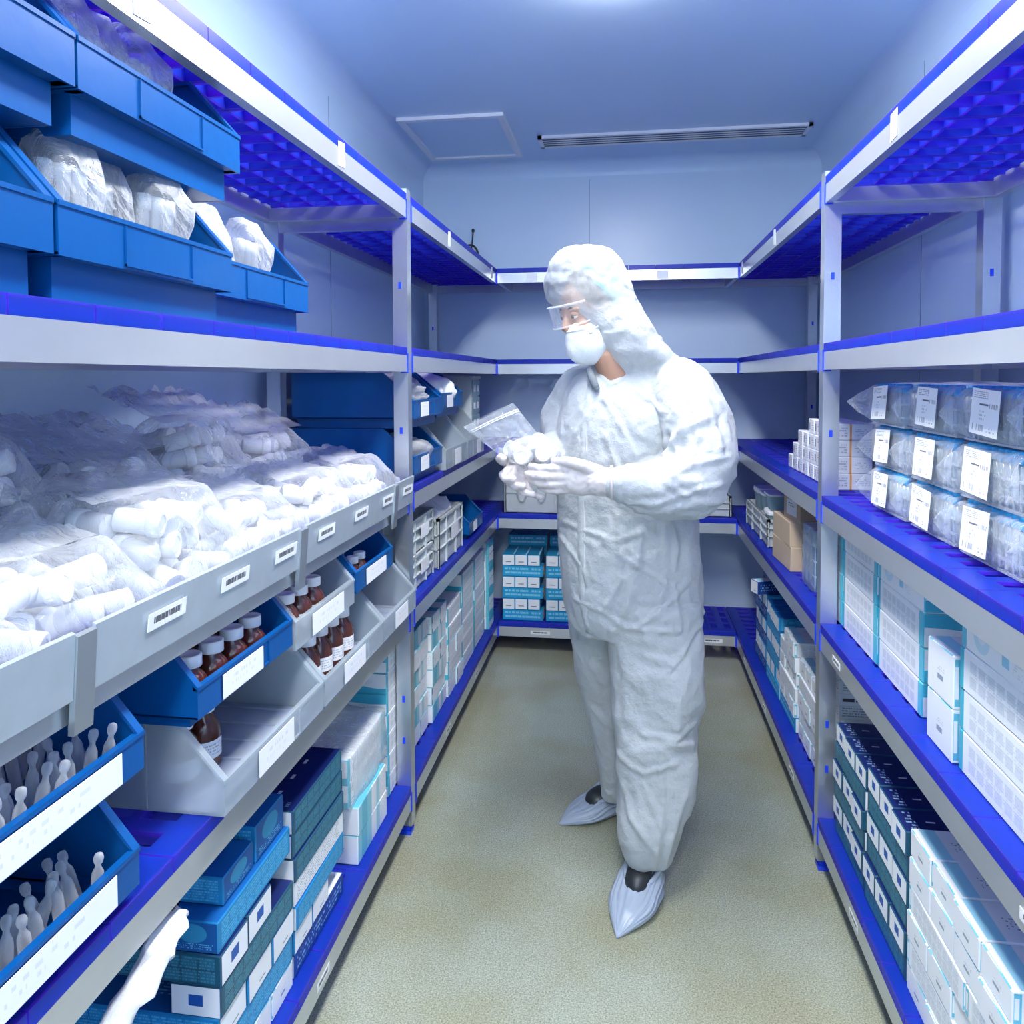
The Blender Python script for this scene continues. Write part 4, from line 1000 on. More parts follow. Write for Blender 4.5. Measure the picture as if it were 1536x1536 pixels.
def bag_mesh(seed, ear0, ear1):
    """film bag lofted along the rack: ends gathered into ears"""
    secs = [(-RW/2-ear0, .04, -.045), (-RW/2-ear0*.5, .45, -.03), (-RW/2-.004, 1, 0), (-RW/6, 1.02, 0), (RW/6, 1.02, 0), (RW/2+.004, 1, 0), (RW/2+ear1*.5, .5, -.035), (RW/2+ear1, .06, -.055)]
    vs = []; fs = []; seg = 40; fine = []
    for a in range(len(secs)-1):
        for q in range(4):
            t = q/4; fine.append(tuple(secs[a][i]*(1-t)+secs[a+1][i]*t for i in range(3)))
    fine.append(secs[-1])
    for (y, s, dx) in fine:
        for k in range(seg):
            a = 2*math.pi*k/seg; c, q = math.cos(a), math.sin(a)
            x = RD/2+math.copysign(abs(c)**.3, c)*(RD/2+.006)*(.25+.75*s) + (1-s)*-.09 + dx
            z = RH*.5+math.copysign(abs(q)**.3, q)*(RH/2)*s
            p = Vector((x*22, y*22+seed, z*22)); nn = (noise.noise(p)*.005+noise.noise(p*2)*.002)
            if x < .02: x -= .002+abs(nn)
            vs.append((x, y+nn, max(.0006, z+(nn if z > .03 else 0))))
    n = len(fine)
    for i in range(n-1):
        for k in range(seg): k2 = (k+1) % seg; fs.append((i*seg+k, (i+1)*seg+k, (i+1)*seg+k2, i*seg+k2))
    mb = MB(); mb.add(vs, fs); return mb.mesh('film', [M['film_rack']], True)
BAGM = [bag_mesh(s*5.3, .02, .02) for s in range(3)]; BAG_EAR = bag_mesh(3.3, .018, .075)
random.seed(5)
cols_y = (1.97, 1.705, 1.44, 1.175)
for ci, yc in enumerate(cols_y):
    for r in range(3):
        z = Z[3]+.0006+r*.1065
        where = f'{["bottom","middle","top"][r]} row, {ORD[ci]} column from the right post'
        dx = random.uniform(-.004,.006)
        if ci == 3 and r < 0: continue
        rk = empty('tube_rack', (XR+.084+dx, yc, z+.002), f'rack of blue-capped grey tubes, {where}', 'tube rack', 'bagged tube racks on the right middle shelf')
        link('tray', RACK, rk)
        for k in range(9): link('tube', TUBE, rk, (.014, -RW/2+.022+k*.0235, .004))
        tag(link('tubes_behind', TUBES_REST, rk), kind='stuff')
        bg = empty('film_bag', (XR+.084+dx, yc, z), f'clear film bag with printed label, {where}', 'bag', 'film bags on the right middle shelf')
        link('film', BAG_EAR if (ci == 0 and r == 2) else BAGM[(ci+r) % 3], bg)
        lw_ = .052; yo = random.uniform(-.008,.022); xo = XR+.084+dx-.0165
        uvquad('paper_label', (xo, yc+yo, z+.058), (.0, -lw_, random.uniform(-.003,.003)), (.003, 0, .040), PR['label'], bg)

# ------------------------------------------------------------------ crumpled white bag hanging out of the left bottom shelf
b = MB(); pts = [(-.655,1.035,.625),(-.655,.98,.615),(-.655,.92,.595),(-.66,.86,.57),(-.665,.80,.53),(-.68,.74,.45),(-.70,.71,.36)]
rd = [.016,.022,.022,.028,.042,.055,.06]
P2 = []; R2 = []
for i in range(len(pts)-1):
    for q in range(6):
        t = q/6; P2.append(Vector(pts[i])*(1-t)+Vector(pts[i+1])*t); R2.append(rd[i]*(1-t)+rd[i+1]*t)
b.tube(P2, R2, 26, flat=.42)
b.v = [tuple(Vector(v)+Vector((noise.noise(Vector(v)*34),noise.noise(Vector(v)*30+Vector((9,0,0))),noise.noise(Vector(v)*28)))*.016) for v in b.v]
me = b.mesh('crumpled_bag', [mat('crumpled_bag_film', (.60,.62,.66), .45, bump=.6, bscale=45, var=.12, vscale=20)]); smooth_angle(me, 28)
tag(link('crumpled_bag', me), 'twisted white crumpled bag hanging over the left bottom shelf edge', 'bag')

# ------------------------------------------------------------------ the person in the white coverall
from mathutils.bvhtree import BVHTree
def fuse(mb, voxel, sm=6, name='fused'):
    """weld overlapping volumes into one continuous skin"""
    me = mb.mesh(name, []); o = bpy.data.objects.new(name, me); COL.objects.link(o)
    md = o.modifiers.new('r', 'REMESH'); md.mode = 'VOXEL'; md.voxel_size = voxel
    s = o.modifiers.new('s', 'SMOOTH'); s.factor = .5; s.iterations = sm
    dg = bpy.context.evaluated_depsgraph_get(); ev = o.evaluated_get(dg)
    out = bpy.data.meshes.new_from_object(ev); bpy.data.objects.remove(o); bpy.data.meshes.remove(me)
    out.name = name; out.polygons.foreach_set('use_smooth', [True]*len(out.polygons))
    return out
def loft(mb, rings, seg=28, e=.85, sub=3):
    rows = []
    for i in range(len(rings)-1):
        for q in range(sub):
            t = q/sub; t2 = t*t*(3-2*t)*.5+t*.5; rows.append([rings[i][k]*(1-t2)+rings[i+1][k]*t2 for k in range(5)])
    rows.append(list(rings[-1])); vs = []; fs = []
    for (x, y, z, hx, hy) in rows:
        for k in range(seg):
            a = 2*math.pi*k/seg; c, s = math.cos(a), math.sin(a)
            vs.append((x+math.copysign(abs(c)**e, c)*hx, y+math.copysign(abs(s)**e, s)*hy, z))
    n = len(rows)
    for i in range(n-1):
        for k in range(seg): k2 = (k+1) % seg; fs.append((i*seg+k, (i+1)*seg+k, (i+1)*seg+k2, i*seg+k2))
    fs.append(tuple(range(seg))); fs.append(tuple((n-1)*seg+k for k in range(seg-1,-1,-1)))
    mb.add(vs, fs)
def caps(mb, pts, rads, seg=14):
    pts = [Vector(p) for p in pts]; P = []; Q = []
    for i in range(len(pts)-1):
        for q in range(3):
            t = q/3; P.append(pts[i].lerp(pts[i+1], t)); Q.append(rads[i]*(1-t)+rads[i+1]*t)
    P.append(pts[-1]); Q.append(rads[-1]); mb.tube(P, Q, seg)
    mb.ell(P[0], (Q[0],)*3, seg=12, rings=8); mb.ell(P[-1], (Q[-1],)*3, seg=12, rings=8)
TORSO = [(.045,2.28,1.475,.07,.06),(.036,2.28,1.445,.140,.10),(.030,2.275,1.415,.175,.125),(.026,2.27,1.376,.196,.145),(-.001,2.26,1.298,.190,.16),(-.012,2.26,1.200,.186,.165),(-.006,2.26,1.102,.192,.165),(.003,2.26,1.004,.198,.165),
         (.009,2.26,.905,.202,.17),(.014,2.26,.807,.199,.172),(.024,2.26,.728,.192,.165),(.030,2.26,.690,.176,.15)]
LEGN = [(.083,2.20,.788,.122,.12),(.084,2.19,.695,.126,.115),(.088,2.17,.607,.121,.11),(.088,2.16,.515,.118,.10),(.080,2.15,.443,.104,.092),(.085,2.14,.372,.105,.095),(.090,2.14,.316,.104,.095),(.085,2.13,.244,.098,.09),(.072,2.12,.154,.083,.085),(.068,2.118,.110,.067,.076),(.070,2.120,.088,.060,.068)]
LEGF = [(-.073,2.36,.760,.102,.12),(-.072,2.38,.640,.092,.115),(-.067,2.40,.525,.085,.10),(-.057,2.42,.412,.074,.09),(-.046,2.43,.322,.060,.085),(-.038,2.44,.231,.052,.08),(-.032,2.45,.140,.048,.075),(-.030,2.455,.075,.045,.07)]
HOOD = [(-.113,2.21,1.790,.030,.03),(-.114,2.21,1.774,.075,.068),(-.112,2.22,1.744,.101,.095),(-.110,2.22,1.690,.119,.108),(-.096,2.22,1.642,.124,.114),(-.066,2.225,1.612,.112,.116),(-.036,2.225,1.585,.098,.120),(-.008,2.225,1.555,.088,.122),(.014,2.23,1.522,.086,.122),(.033,2.24,1.489,.098,.125),(.046,2.262,1.450,.122,.115),(.046,2.275,1.405,.140,.095)]
mb = MB()
for r_ in (TORSO, LEGN, LEGF, HOOD): loft(mb, r_)
caps(mb, [(.150,2.17,1.375),(.190,2.125,1.308),(.199,2.07,1.206),(.172,2.025,1.135)], [.088,.088,.086,.082])
caps(mb, [(.172,2.025,1.135),(.081,1.98,1.132),(.010,1.955,1.146),(-.036,1.947,1.154)], [.080,.074,.056,.039])
caps(mb, [(-.125,2.39,1.370),(-.175,2.37,1.285),(-.185,2.30,1.209),(-.212,2.19,1.183),(-.236,2.125,1.182)], [.085,.082,.074,.056,.038])
suit = fuse(mb, .0065, 10, 'coverall')
# folds: long soft drapes, finer creases, and bunching at elbow, waist, knee and crotch
FOLDS = [([(-.03,2.06,.71),(.02,2.06,.675),(.14,2.06,.650)], .012, .009), ([(.02,2.075,.86),(.17,2.07,.745)], .007, .006), ([(.03,2.09,.93),(.0,2.08,.80),(-.03,2.09,.72)], .010, .007),
         ([(.205,2.10,.70),(.12,2.05,.60)], .008, .007), ([(.10,2.04,.45),(.20,2.10,.42)], .012, .010), ([(-.01,2.06,.46),(.09,2.03,.40)], .010, .008), ([(.0,2.05,.30),(.06,2.03,.18),(.05,2.02,.10)], .010, .006), ([(.03,2.04,.36),(.10,2.04,.22)],.009,.005),
         ([(.15,2.02,1.30),(.11,2.05,1.22),(.10,2.04,1.13)], .014, .012), ([(.26,2.05,1.17),(.18,1.96,1.15),(.10,1.93,1.16)], .014, .010), ([(.25,2.01,1.11),(.16,1.945,1.10),(.06,1.92,1.10)], .012, .008),
         ([(.02,2.05,1.33),(.10,2.04,1.26),(.14,2.06,1.17)], .012, .008), ([(-.05,2.06,1.30),(.04,2.05,1.18),(.05,2.06,1.08)], .014, .009), ([(-.12,2.1,1.38),(-.10,2.08,1.2),(-.10,2.09,1.0)], .010, .006),
         ([(-.06,2.09,.97),(.02,2.08,.95),(.09,2.08,.97)], .010, .009), ([(-.16,2.13,.99),(-.08,2.09,.96)], .010, .008), ([(.04,2.10,1.0),(.035,2.08,.88),(.0,2.085,.78)], .012, .009), ([(.20,2.13,1.05),(.21,2.15,.88)], .012, .008),
         ([(.0,2.16,1.52),(.06,2.17,1.46),(.12,2.16,1.42)], .010, .008), ([(-.02,2.15,1.50),(.04,2.16,1.50),(.10,2.2,1.53)], .008, .006), ([(.24,2.03,1.33),(.14,2.02,1.27)], .012, .009), ([(-.10,2.11,1.70),(-.05,2.115,1.66),(-.03,2.125,1.60)], .006, .005),
         ([(-.10,2.11,1.70),(-.08,2.11,1.64),(-.06,2.12,1.60)], .006, .005), ([(-.16,2.13,1.72),(-.16,2.13,1.64)], .006, .005), ([(-.13,2.12,1.71),(-.125,2.12,1.63)], .006, .004), ([(-.12,2.27,.60),(-.06,2.31,.50)], .012, .008), ([(-.10,2.34,.40),(-.02,2.35,.33)], .010, .007)]
def segd(p, a, b_):
    ab = b_-a; t = max(0, min(1, (p-a).dot(ab)/ab.length_squared)); return (p-(a+ab*t)).length
FV = [([Vector(q) for q in f], w_, a_) for f, w_, a_ in FOLDS]
# sharp pinched creases on the front of trunk, legs and sleeve (x, z) with the fold standing out of the cloth
BODYC = [[(-.018,.94),(.052,.895),(.125,.849)],[(-.021,1.053),(-.009,.944),(-.019,.852),(-.055,.786)],[(-.133,.8),(-.055,.78),(0,.739),(.148,.735)],[(.129,.858),(.14,.795),(.148,.741)],[(.027,.74),(.115,.803),(.167,.86)],[(.213,.753),(.178,.715),(.117,.629)],[(-.036,.731),(-.026,.593),(-.014,.464)],[(-.158,1.287),(-.122,1.333),(-.086,1.375)],[(-.172,1.195),(-.136,1.269),(-.104,1.315)],[(-.059,1.361),(-.014,1.289),(.031,1.199)],[(-.033,1.406),(.038,1.379),(.109,1.326)],[(-.059,1.27),(-.022,1.18),(-.012,1.071)],[(-.166,1.012),(-.102,.995),(-.02,.976),(.042,1.0)],[(-.178,.965),(-.119,.903),(-.101,.848)],[(.023,1.181),(.093,1.2),(.119,1.255)],[(.112,1.057),(.14,.967),(.132,.895)],[(-.069,1.433),(-.042,1.397),(-.015,1.415)],[(-.015,.389),(.049,.357),(.138,.391)],[(.183,.487),(.137,.456),(.048,.459)],[(-.005,.324),(.023,.233),(.096,.137)],[(.093,.397),(.103,.287),(.078,.098)],[(.156,.31),(.122,.195),(.105,.1)],[(-.1,.7),(-.071,.59),(-.052,.461)],[(-.117,.625),(-.062,.516),(-.033,.406)]]
ARMC = [[(.086,1.365),(.084,1.298),(.104,1.213)],[(.144,1.366),(.12,1.281),(.141,1.197)],[(.252,1.216),(.171,1.198),(.105,1.171)],[(.245,1.149),(.179,1.139),(.081,1.111),(-.003,1.105)],[(.237,1.098),(.172,1.113),(.105,1.154)],[(.201,1.383),(.226,1.299),(.235,1.233)],[(.172,1.071),(.106,1.086),(.022,1.079)],[(.177,1.332),(.186,1.265),(.162,1.198)]]
def seg2(px, pz, a, b_):
    dx, dz = b_[0]-a[0], b_[1]-a[1]; t = max(0, min(1, ((px-a[0])*dx+(pz-a[1])*dz)/(dx*dx+dz*dz))); return math.hypot(px-a[0]-t*dx, pz-a[1]-t*dz), t
CR = [(c, min(q[1] for q in c)-.03, max(q[1] for q in c)+.03, arm) for arm, lst in ((0, BODYC), (1, ARMC)) for c in lst]
nrm = [v.normal.copy() for v in suit.vertices]
for v, n_ in zip(suit.vertices, nrm):
    p = v.co.copy(); d = 0
    d += .011*noise.noise(Vector((p.x*6, p.y*6, p.z*3.2)))
    q = noise.noise(Vector((p.x*9+4, p.y*9, p.z*6))); d += .011*((1-abs(q)*1.8))*(.4+.6*abs(noise.noise(p*3+Vector((7,1,2)))*2))
    q = noise.noise(Vector((p.x*22, p.y*22+3, p.z*15))); d += .0036*(1-abs(q)*2)
    if 1.55 < p.z: q = noise.noise(p*34); d = d*.45+.003*(1-abs(q)*2)
    el = (p-Vector((.0,1.955,1.147))).length
    if el < .075: d = d*.5+.004*math.sin(p.x*260)*(1-el/.075)
    if n_.y < .15 and p.y < 2.24:
        isarm = p.y < 2.075 and p.z > 1.03
        for c, z0, z1, arm in CR:
            if arm != isarm or not z0 < p.z < z1: continue
            for i in range(len(c)-1):
                m_, t_ = seg2(p.x, p.z, c[i], c[i+1])
                if m_ < .022: d += .0044*(math.exp(-(m_/.006)**2)-.35*math.exp(-((m_-.014)/.007)**2))*(1 if 0 < t_ < 1 else .5)
    for f, w_, a_ in FV:
        if not min(q.z for q in f)-.06 < p.z < max(q.z for q in f)+.06: continue
        m_ = min(segd(p, f[i], f[i+1]) for i in range(len(f)-1))
        if m_ < 3*w_: d += 1.0*a_*math.exp(-(m_/w_)**2) - .25*a_*math.exp(-((m_-1.8*w_)/w_)**2)
    v.co = p + n_*d
suit.update()
def fabric(name, transp):
    m, N, L, bs = newmat(name)
    bs.inputs['Base Color'].default_value = (.52,.555,.58,1); bs.inputs['Roughness'].default_value = .62
    bs.inputs['Sheen Weight'].default_value = .15
    tc = N.new('ShaderNodeTexCoord'); n1 = N.new('ShaderNodeTexNoise'); n1.inputs['Scale'].default_value = 38; n1.inputs['Detail'].default_value = 6
    n2 = N.new('ShaderNodeTexNoise'); n2.inputs['Scale'].default_value = 420; n2.inputs['Detail'].default_value = 2
    ad = N.new('ShaderNodeMath'); ad.operation = 'MULTIPLY_ADD'; ad.inputs[1].default_value = .12
    for n in (n1, n2): L.new(tc.outputs['Object'], n.inputs['Vector'])
    L.new(n2.outputs['Fac'], ad.inputs[0]); L.new(n1.outputs['Fac'], ad.inputs[2])
    # crumpled-paper creases: warped cell edges
    wn = N.new('ShaderNodeTexNoise'); wn.inputs['Scale'].default_value = 5; wn.inputs['Detail'].default_value = 3; L.new(tc.outputs['Object'], wn.inputs['Vector'])
    va = N.new('ShaderNodeVectorMath'); va.operation = 'MULTIPLY_ADD'; va.inputs[1].default_value = (.22,.22,.22); L.new(wn.outputs['Color'], va.inputs[0]); L.new(tc.outputs['Object'], va.inputs[2])
    vo = N.new('ShaderNodeTexVoronoi'); vo.feature = 'SMOOTH_F1'; vo.inputs['Scale'].default_value = 10; vo.inputs['Smoothness'].default_value = .15; L.new(va.outputs[0], vo.inputs['Vector'])
    a2 = N.new('ShaderNodeMath'); a2.operation = 'MULTIPLY_ADD'; a2.inputs[1].default_value = .9; L.new(vo.outputs['Distance'], a2.inputs[0]); L.new(ad.outputs[0], a2.inputs[2])
    bp = N.new('ShaderNodeBump'); bp.inputs['Strength'].default_value = .55; bp.inputs['Distance'].default_value = .014
    L.new(a2.outputs[0], bp.inputs['Height']); L.new(bp.outputs[0], bs.inputs['Normal'])
    t = N.new('ShaderNodeBsdfTranslucent'); t.inputs[0].default_value = (.85,.9,.95,1)
    mx = N.new('ShaderNodeMixShader'); mx.inputs[0].default_value = .12; L.new(bs.outputs[0], mx.inputs[1]); L.new(t.outputs[0], mx.inputs[2]); out = mx
    if transp:    # the hood is one thin layer: it lets the cap beneath show through
        tr = N.new('ShaderNodeBsdfTransparent'); m2 = N.new('ShaderNodeMixShader')
        sp = N.new('ShaderNodeSeparateXYZ'); L.new(tc.outputs['Object'], sp.inputs[0]); fac = None
        for ax, lo, hi, v0, v1 in ((2, 1.575, 1.645, 0, transp), (2, 1.72, 1.77, 1, 0), (0, -.06, .03, 1, 0)):
            mr = N.new('ShaderNodeMapRange'); mr.interpolation_type = 'SMOOTHSTEP'; mr.inputs[1].default_value = lo; mr.inputs[2].default_value = hi; mr.inputs[3].default_value = v0; mr.inputs[4].default_value = v1
            L.new(sp.outputs[ax], mr.inputs[0])
            if fac is None: fac = mr.outputs[0]
            else:
                q = N.new('ShaderNodeMath'); q.operation = 'MULTIPLY'; L.new(fac, q.inputs[0]); L.new(mr.outputs[0], q.inputs[1]); fac = q.outputs[0]
        L.new(fac, m2.inputs[0]); L.new(mx.outputs[0], m2.inputs[1]); L.new(tr.outputs[0], m2.inputs[2]); out = m2
    L.new(out.outputs[0], N['Material Output'].inputs[0]); return m
M['suit'] = fabric('nonwoven_coverall_fabric', 0); M['hood'] = fabric('thin_hood_fabric', .5)
suit.materials.append(M['suit']); suit.materials.append(M['hood'])
for p in suit.polygons:
    c = p.center
    if c.z > 1.56: p.material_index = 1
person = empty('person', (.02, 2.27, 0), 'person in white hooded coverall, mask and goggles examining a bag of vials', 'person')
PI_ = Matrix.Translation(-person.location)
def ppart(name, me, m=None, parent=None):
    if m is not None: me.materials.clear(); me.materials.append(m)
    o = link(name, me, parent or person)
    if parent is None: o.matrix_parent_inverse = PI_
    return o
ppart('coverall', suit)
bvh = BVHTree.FromPolygons([v.co.copy() for v in suit.vertices], [tuple(p.vertices) for p in suit.polygons])
# zip flap down the front
fd2 = Vector((-.52,-.85,0)).normalized(); zp = []
for i in range(34):
    z = 1.40-i*.021; xo = -.012 if z > .85 else -.012+(.85-z)*.10
    h = bvh.ray_cast(Vector((xo-.05+.03,2.26,z))+fd2*.6, -fd2, 1.0)
    if h[0]: zp.append(h[0]+fd2*.0005)
if len(zp) > 4:
    for _ in range(2): zp = [zp[0]]+[(zp[i-1]+zp[i]*2+zp[i+1])/4 for i in range(1, len(zp)-1)]+[zp[-1]]
    b = MB(); b.tube([p-fd2*.003 for p in zp], .012, 8, flat=.5); ppart('zip_flap', b.mesh('zip_flap', [M['suit']], True))
    b = MB(); b.tube([p+Vector((.012,-.003,0)) for p in zp], .0016, 6); ppart('zip_seam', b.mesh('zip_seam', [M['white']], True))
# head, neck and shirt collar
M['skin'] = mat('skin', (.46,.26,.18), .5, bump=.05, bscale=200, var=.06, vscale=30)
M['hair'] = mat('dark_hair', (.09,.065,.055), .7, bump=.5, bscale=160)
M['capgreen'] = mat('mint_surgical_cap', (.30,.62,.60), .8, bump=.4, bscale=40)
f = Vector((-.80,-.52,-.29)).normalized(); u0 = Vector((0,0,1)); lat = f.cross(u0).normalized(); u = lat.cross(f).normalized()
MH = Matrix((f, -lat, u)).transposed()   # local x forward, y to the side, z up
HC_ = Vector((-.090,2.200,1.612))
def hp(a, b_, c): return HC_+f*a-lat*b_+u*c
mb = MB(); mb.ell(hp(0,0,.01), (.095,.074,.108), MH, 28, 18); mb.ell(hp(.035,0,-.065), (.055,.052,.055), MH, 20, 14)
mb.ell(hp(.096,0,-.022), (.016,.012,.020), MH, 14, 10); caps(mb, [hp(.088,0,.008), hp(.104,0,-.024)], [.009,.012], 10)
for s in (-1, 1):
    mb.ell(hp(.074,s*.030,.020), (.016,.026,.010), MH, 12, 8); mb.ell(hp(.0,s*.074,-.012), (.020,.010,.032), MH, 12, 8); mb.ell(hp(.066,s*.038,-.030), (.024,.022,.022), MH, 12, 8)
caps(mb, [hp(-.02,0,-.06), Vector((-.052,2.175,1.475)), Vector((-.022,2.20,1.41))], [.050,.040,.045], 20)
ppart('head', fuse(mb, .004, 5, 'head'), M['skin'])
for s in (-1, 1):
    b = MB(); b.ell(hp(.078,s*.030,.004), (.012,.012,.010), MH, 14, 10); e_ = ppart('eye', b.mesh('eye', [M['white']], True))
    b = MB(); b.ell(hp(.0885,s*.030,.002), (.004,.006,.006), MH, 12, 8); ppart('iris', b.mesh('iris', [M['hair']], True))
    b = MB(); b.ell(hp(.0775,s*.030,.0075), (.0142,.0145,.0105), MH, 14, 10); ppart('eyelid', b.mesh('eyelid', [M['skin']], True))
    b = MB(); caps(b, [hp(.088,s*.012,.023), hp(.086,s*.030,.027), hp(.072,s*.050,.022)], [.0035,.0042,.003], 8); ppart('eyebrow', b.mesh('eyebrow', [M['hair']], True))
mb = MB(); mb.ell(hp(-.012,0,.030), (.094,.080,.100), MH, 28, 18); ppart('hair', mb.mesh('hair', [M['hair']], True))
mb = MB(); mb.ell(hp(-.030,0,.040), (.096,.0835,.098), MH, 28, 18); capm = mb.mesh('surgical_cap', [M['capgreen']], True)
for v in capm.vertices: v.co += v.normal*.003*noise.noise(v.co*40)
ppart('surgical_cap', capm)
# respirator cup with straps and valve
M['mask'] = mat('respirator_fleece', (.80,.85,.88), .75, bump=.15, bscale=120)
mb = MB(); mc = hp(.070,0,-.085)+Vector((.018,-.010,.010))
mb.ell(mc, (.062,.064,.068), MH, 32, 22); mb.ell(mc+f*.015-u*.01, (.052,.046,.05), MH, 28, 18)
mk = fuse(mb, .0045, 5, 'respirator_mask')
ppart('respirator_mask', mk, M['mask'])
for c in (.052, .044):
    b = MB(); pts = []
    for i in range(13):
        a = -1.15+2.3*i/12; pts.append(mc+f*(.0615*math.cos(a)*.80)-lat*(.0615*math.sin(a)*.92)+u*(c-.010))
    b.tube(pts, .0022, 6); ppart('nose_strip', b.mesh('nose_strip', [M['white']], True))
b = MB(); 
for s in (-1, 1):
    b = MB(); b.tube([mc-lat*(s*.052)+f*.008+u*.03, mc-lat*(s*.066)-f*.03+u*.045, mc-lat*(s*.082)-f*.075+u*.06], .0028, 6); ppart('mask_strap', b.mesh('mask_strap', [M['white']], True))
    b = MB(); b.ell(mc-lat*(s*.0575)+f*.012+u*.030, (.008,.004,.008), MH, 10, 6); ppart('strap_button', b.mesh('strap_button', [M['white']], True))
# goggles: clear wraparound visor with frame
vs = []; fs = []; na, ne = 24, 8
for i in range(na+1):
    for j in range(ne+1):
        a = -1.0+2.0*i/na; e = -1+2*j/ne
        vs.append(hp(.134*math.cos(a)-.004, .098*math.sin(a), .010+.030*e*(1-.12*abs(math.sin(a)))))
for i in range(na):
    for j in range(ne): k = i*(ne+1)+j; fs.append((k,k+ne+1,k+ne+2,k+1))
b = MB(); b.add(vs, fs); M['visor'] = film('goggle_lens', base=.10, edge=.6, bump=.02, milky=.1, rough=.04)
gg = ppart('goggles', b.mesh('goggles', [M['visor']], True))
M['frame'] = film('clear_goggle_frame', base=.25, edge=.7, bump=.05, milky=.35, rough=.1)
for e in (-1, 1):
    b = MB(); b.tube([hp(.136*math.cos(a)-.004, .100*math.sin(a), .010+.031*e*(1-.12*abs(math.sin(a)))) for a in [-1.0+2.0*i/20 for i in range(21)]], .0022, 8)
    o = ppart('goggle_frame', b.mesh('goggle_frame', [M['frame']], True))
# shirt collar under the neck
b = MB(); caps(b, [Vector((-.100,2.150,1.440)), Vector((-.090,2.135,1.415)), Vector((-.078,2.13,1.39))], [.009,.011,.008], 12); ppart('shirt_collar', b.mesh('shirt_collar', [mat('grey_shirt', (.20,.23,.26), .8)], True))
# gloves
M['glove'] = mat('latex_glove', (.66,.61,.61), .38, bump=.08, bscale=90)
def hand(name, palm, fingers):
    mb = MB()
    for c, ax, rz, ry in palm: mb.ell(c, ax, (Matrix.Rotation(rz,3,'Z') @ Matrix.Rotation(ry,3,'Y')), 20, 14)
    for pts, rd_ in fingers: caps(mb, pts, rd_, 10)
    me = fuse(mb, .0032, 4, name)
    for v in me.vertices: v.co += v.normal*(.0012*(1-abs(noise.noise(v.co*70))*2))
    return ppart(name, me, M['glove'])
fr_ = [.0115,.0105,.0098,.0085]
hand('glove', [((-.100,1.945,1.160),(.062,.025,.040),0,-.12), ((-.138,1.944,1.164),(.040,.022,.036),0,0)],
     [([(-.030,1.947,1.154),(-.07,1.946,1.157)],[.036,.038]),
      ([(-.145,1.934,1.188),(-.190,1.926,1.190),(-.222,1.936,1.190),(-.242,1.954,1.192)], fr_),
      ([(-.150,1.934,1.170),(-.198,1.922,1.170),(-.230,1.932,1.170),(-.250,1.952,1.172)], fr_),
      ([(-.146,1.940,1.151),(-.190,1.926,1.149),(-.220,1.934,1.151),(-.240,1.950,1.155)], fr_),
      ([(-.138,1.948,1.135),(-.175,1.936,1.131),(-.200,1.942,1.133),(-.216,1.952,1.138)], [.010,.009,.0085,.0075]),
      ([(-.070,1.940,1.180),(-.110,1.926,1.200),(-.145,1.924,1.209),(-.178,1.934,1.208)], [.020,.0155,.0125,.010])])
hand('glove', [((-.272,2.045,1.172),(.040,.058,.026),.35,0)],
     [([(-.240,2.112,1.183),(-.252,2.08,1.178)],[.034,.034]),
      ([(-.304,2.010,1.178),(-.318,1.975,1.166),(-.306,1.950,1.158),(-.284,1.936,1.160)], fr_),
      ([(-.288,2.005,1.164),(-.298,1.968,1.146),(-.280,1.946,1.140),(-.258,1.936,1.143)], fr_),
      ([(-.270,2.003,1.158),(-.275,1.966,1.132),(-.256,1.948,1.124),(-.234,1.942,1.122)], fr_),
      ([(-.254,2.008,1.156),(-.252,1.972,1.132),(-.234,1.956,1.118),(-.214,1.950,1.114)], [.010,.009,.0085,.0075]),
      ([(-.300,2.055,1.186),(-.324,2.020,1.200),(-.326,1.985,1.208),(-.314,1.962,1.210)], [.018,.015,.0125,.010])])
b = MB(); pts = [Vector((-.034,1.947,1.154))+Vector((0,math.cos(a),math.sin(a)))*.041 for a in [2*math.pi*i/24 for i in range(25)]]
b.tube(pts, .004, 8); ppart('glove_cuff', b.mesh('glove_cuff', [M['glove']], True))
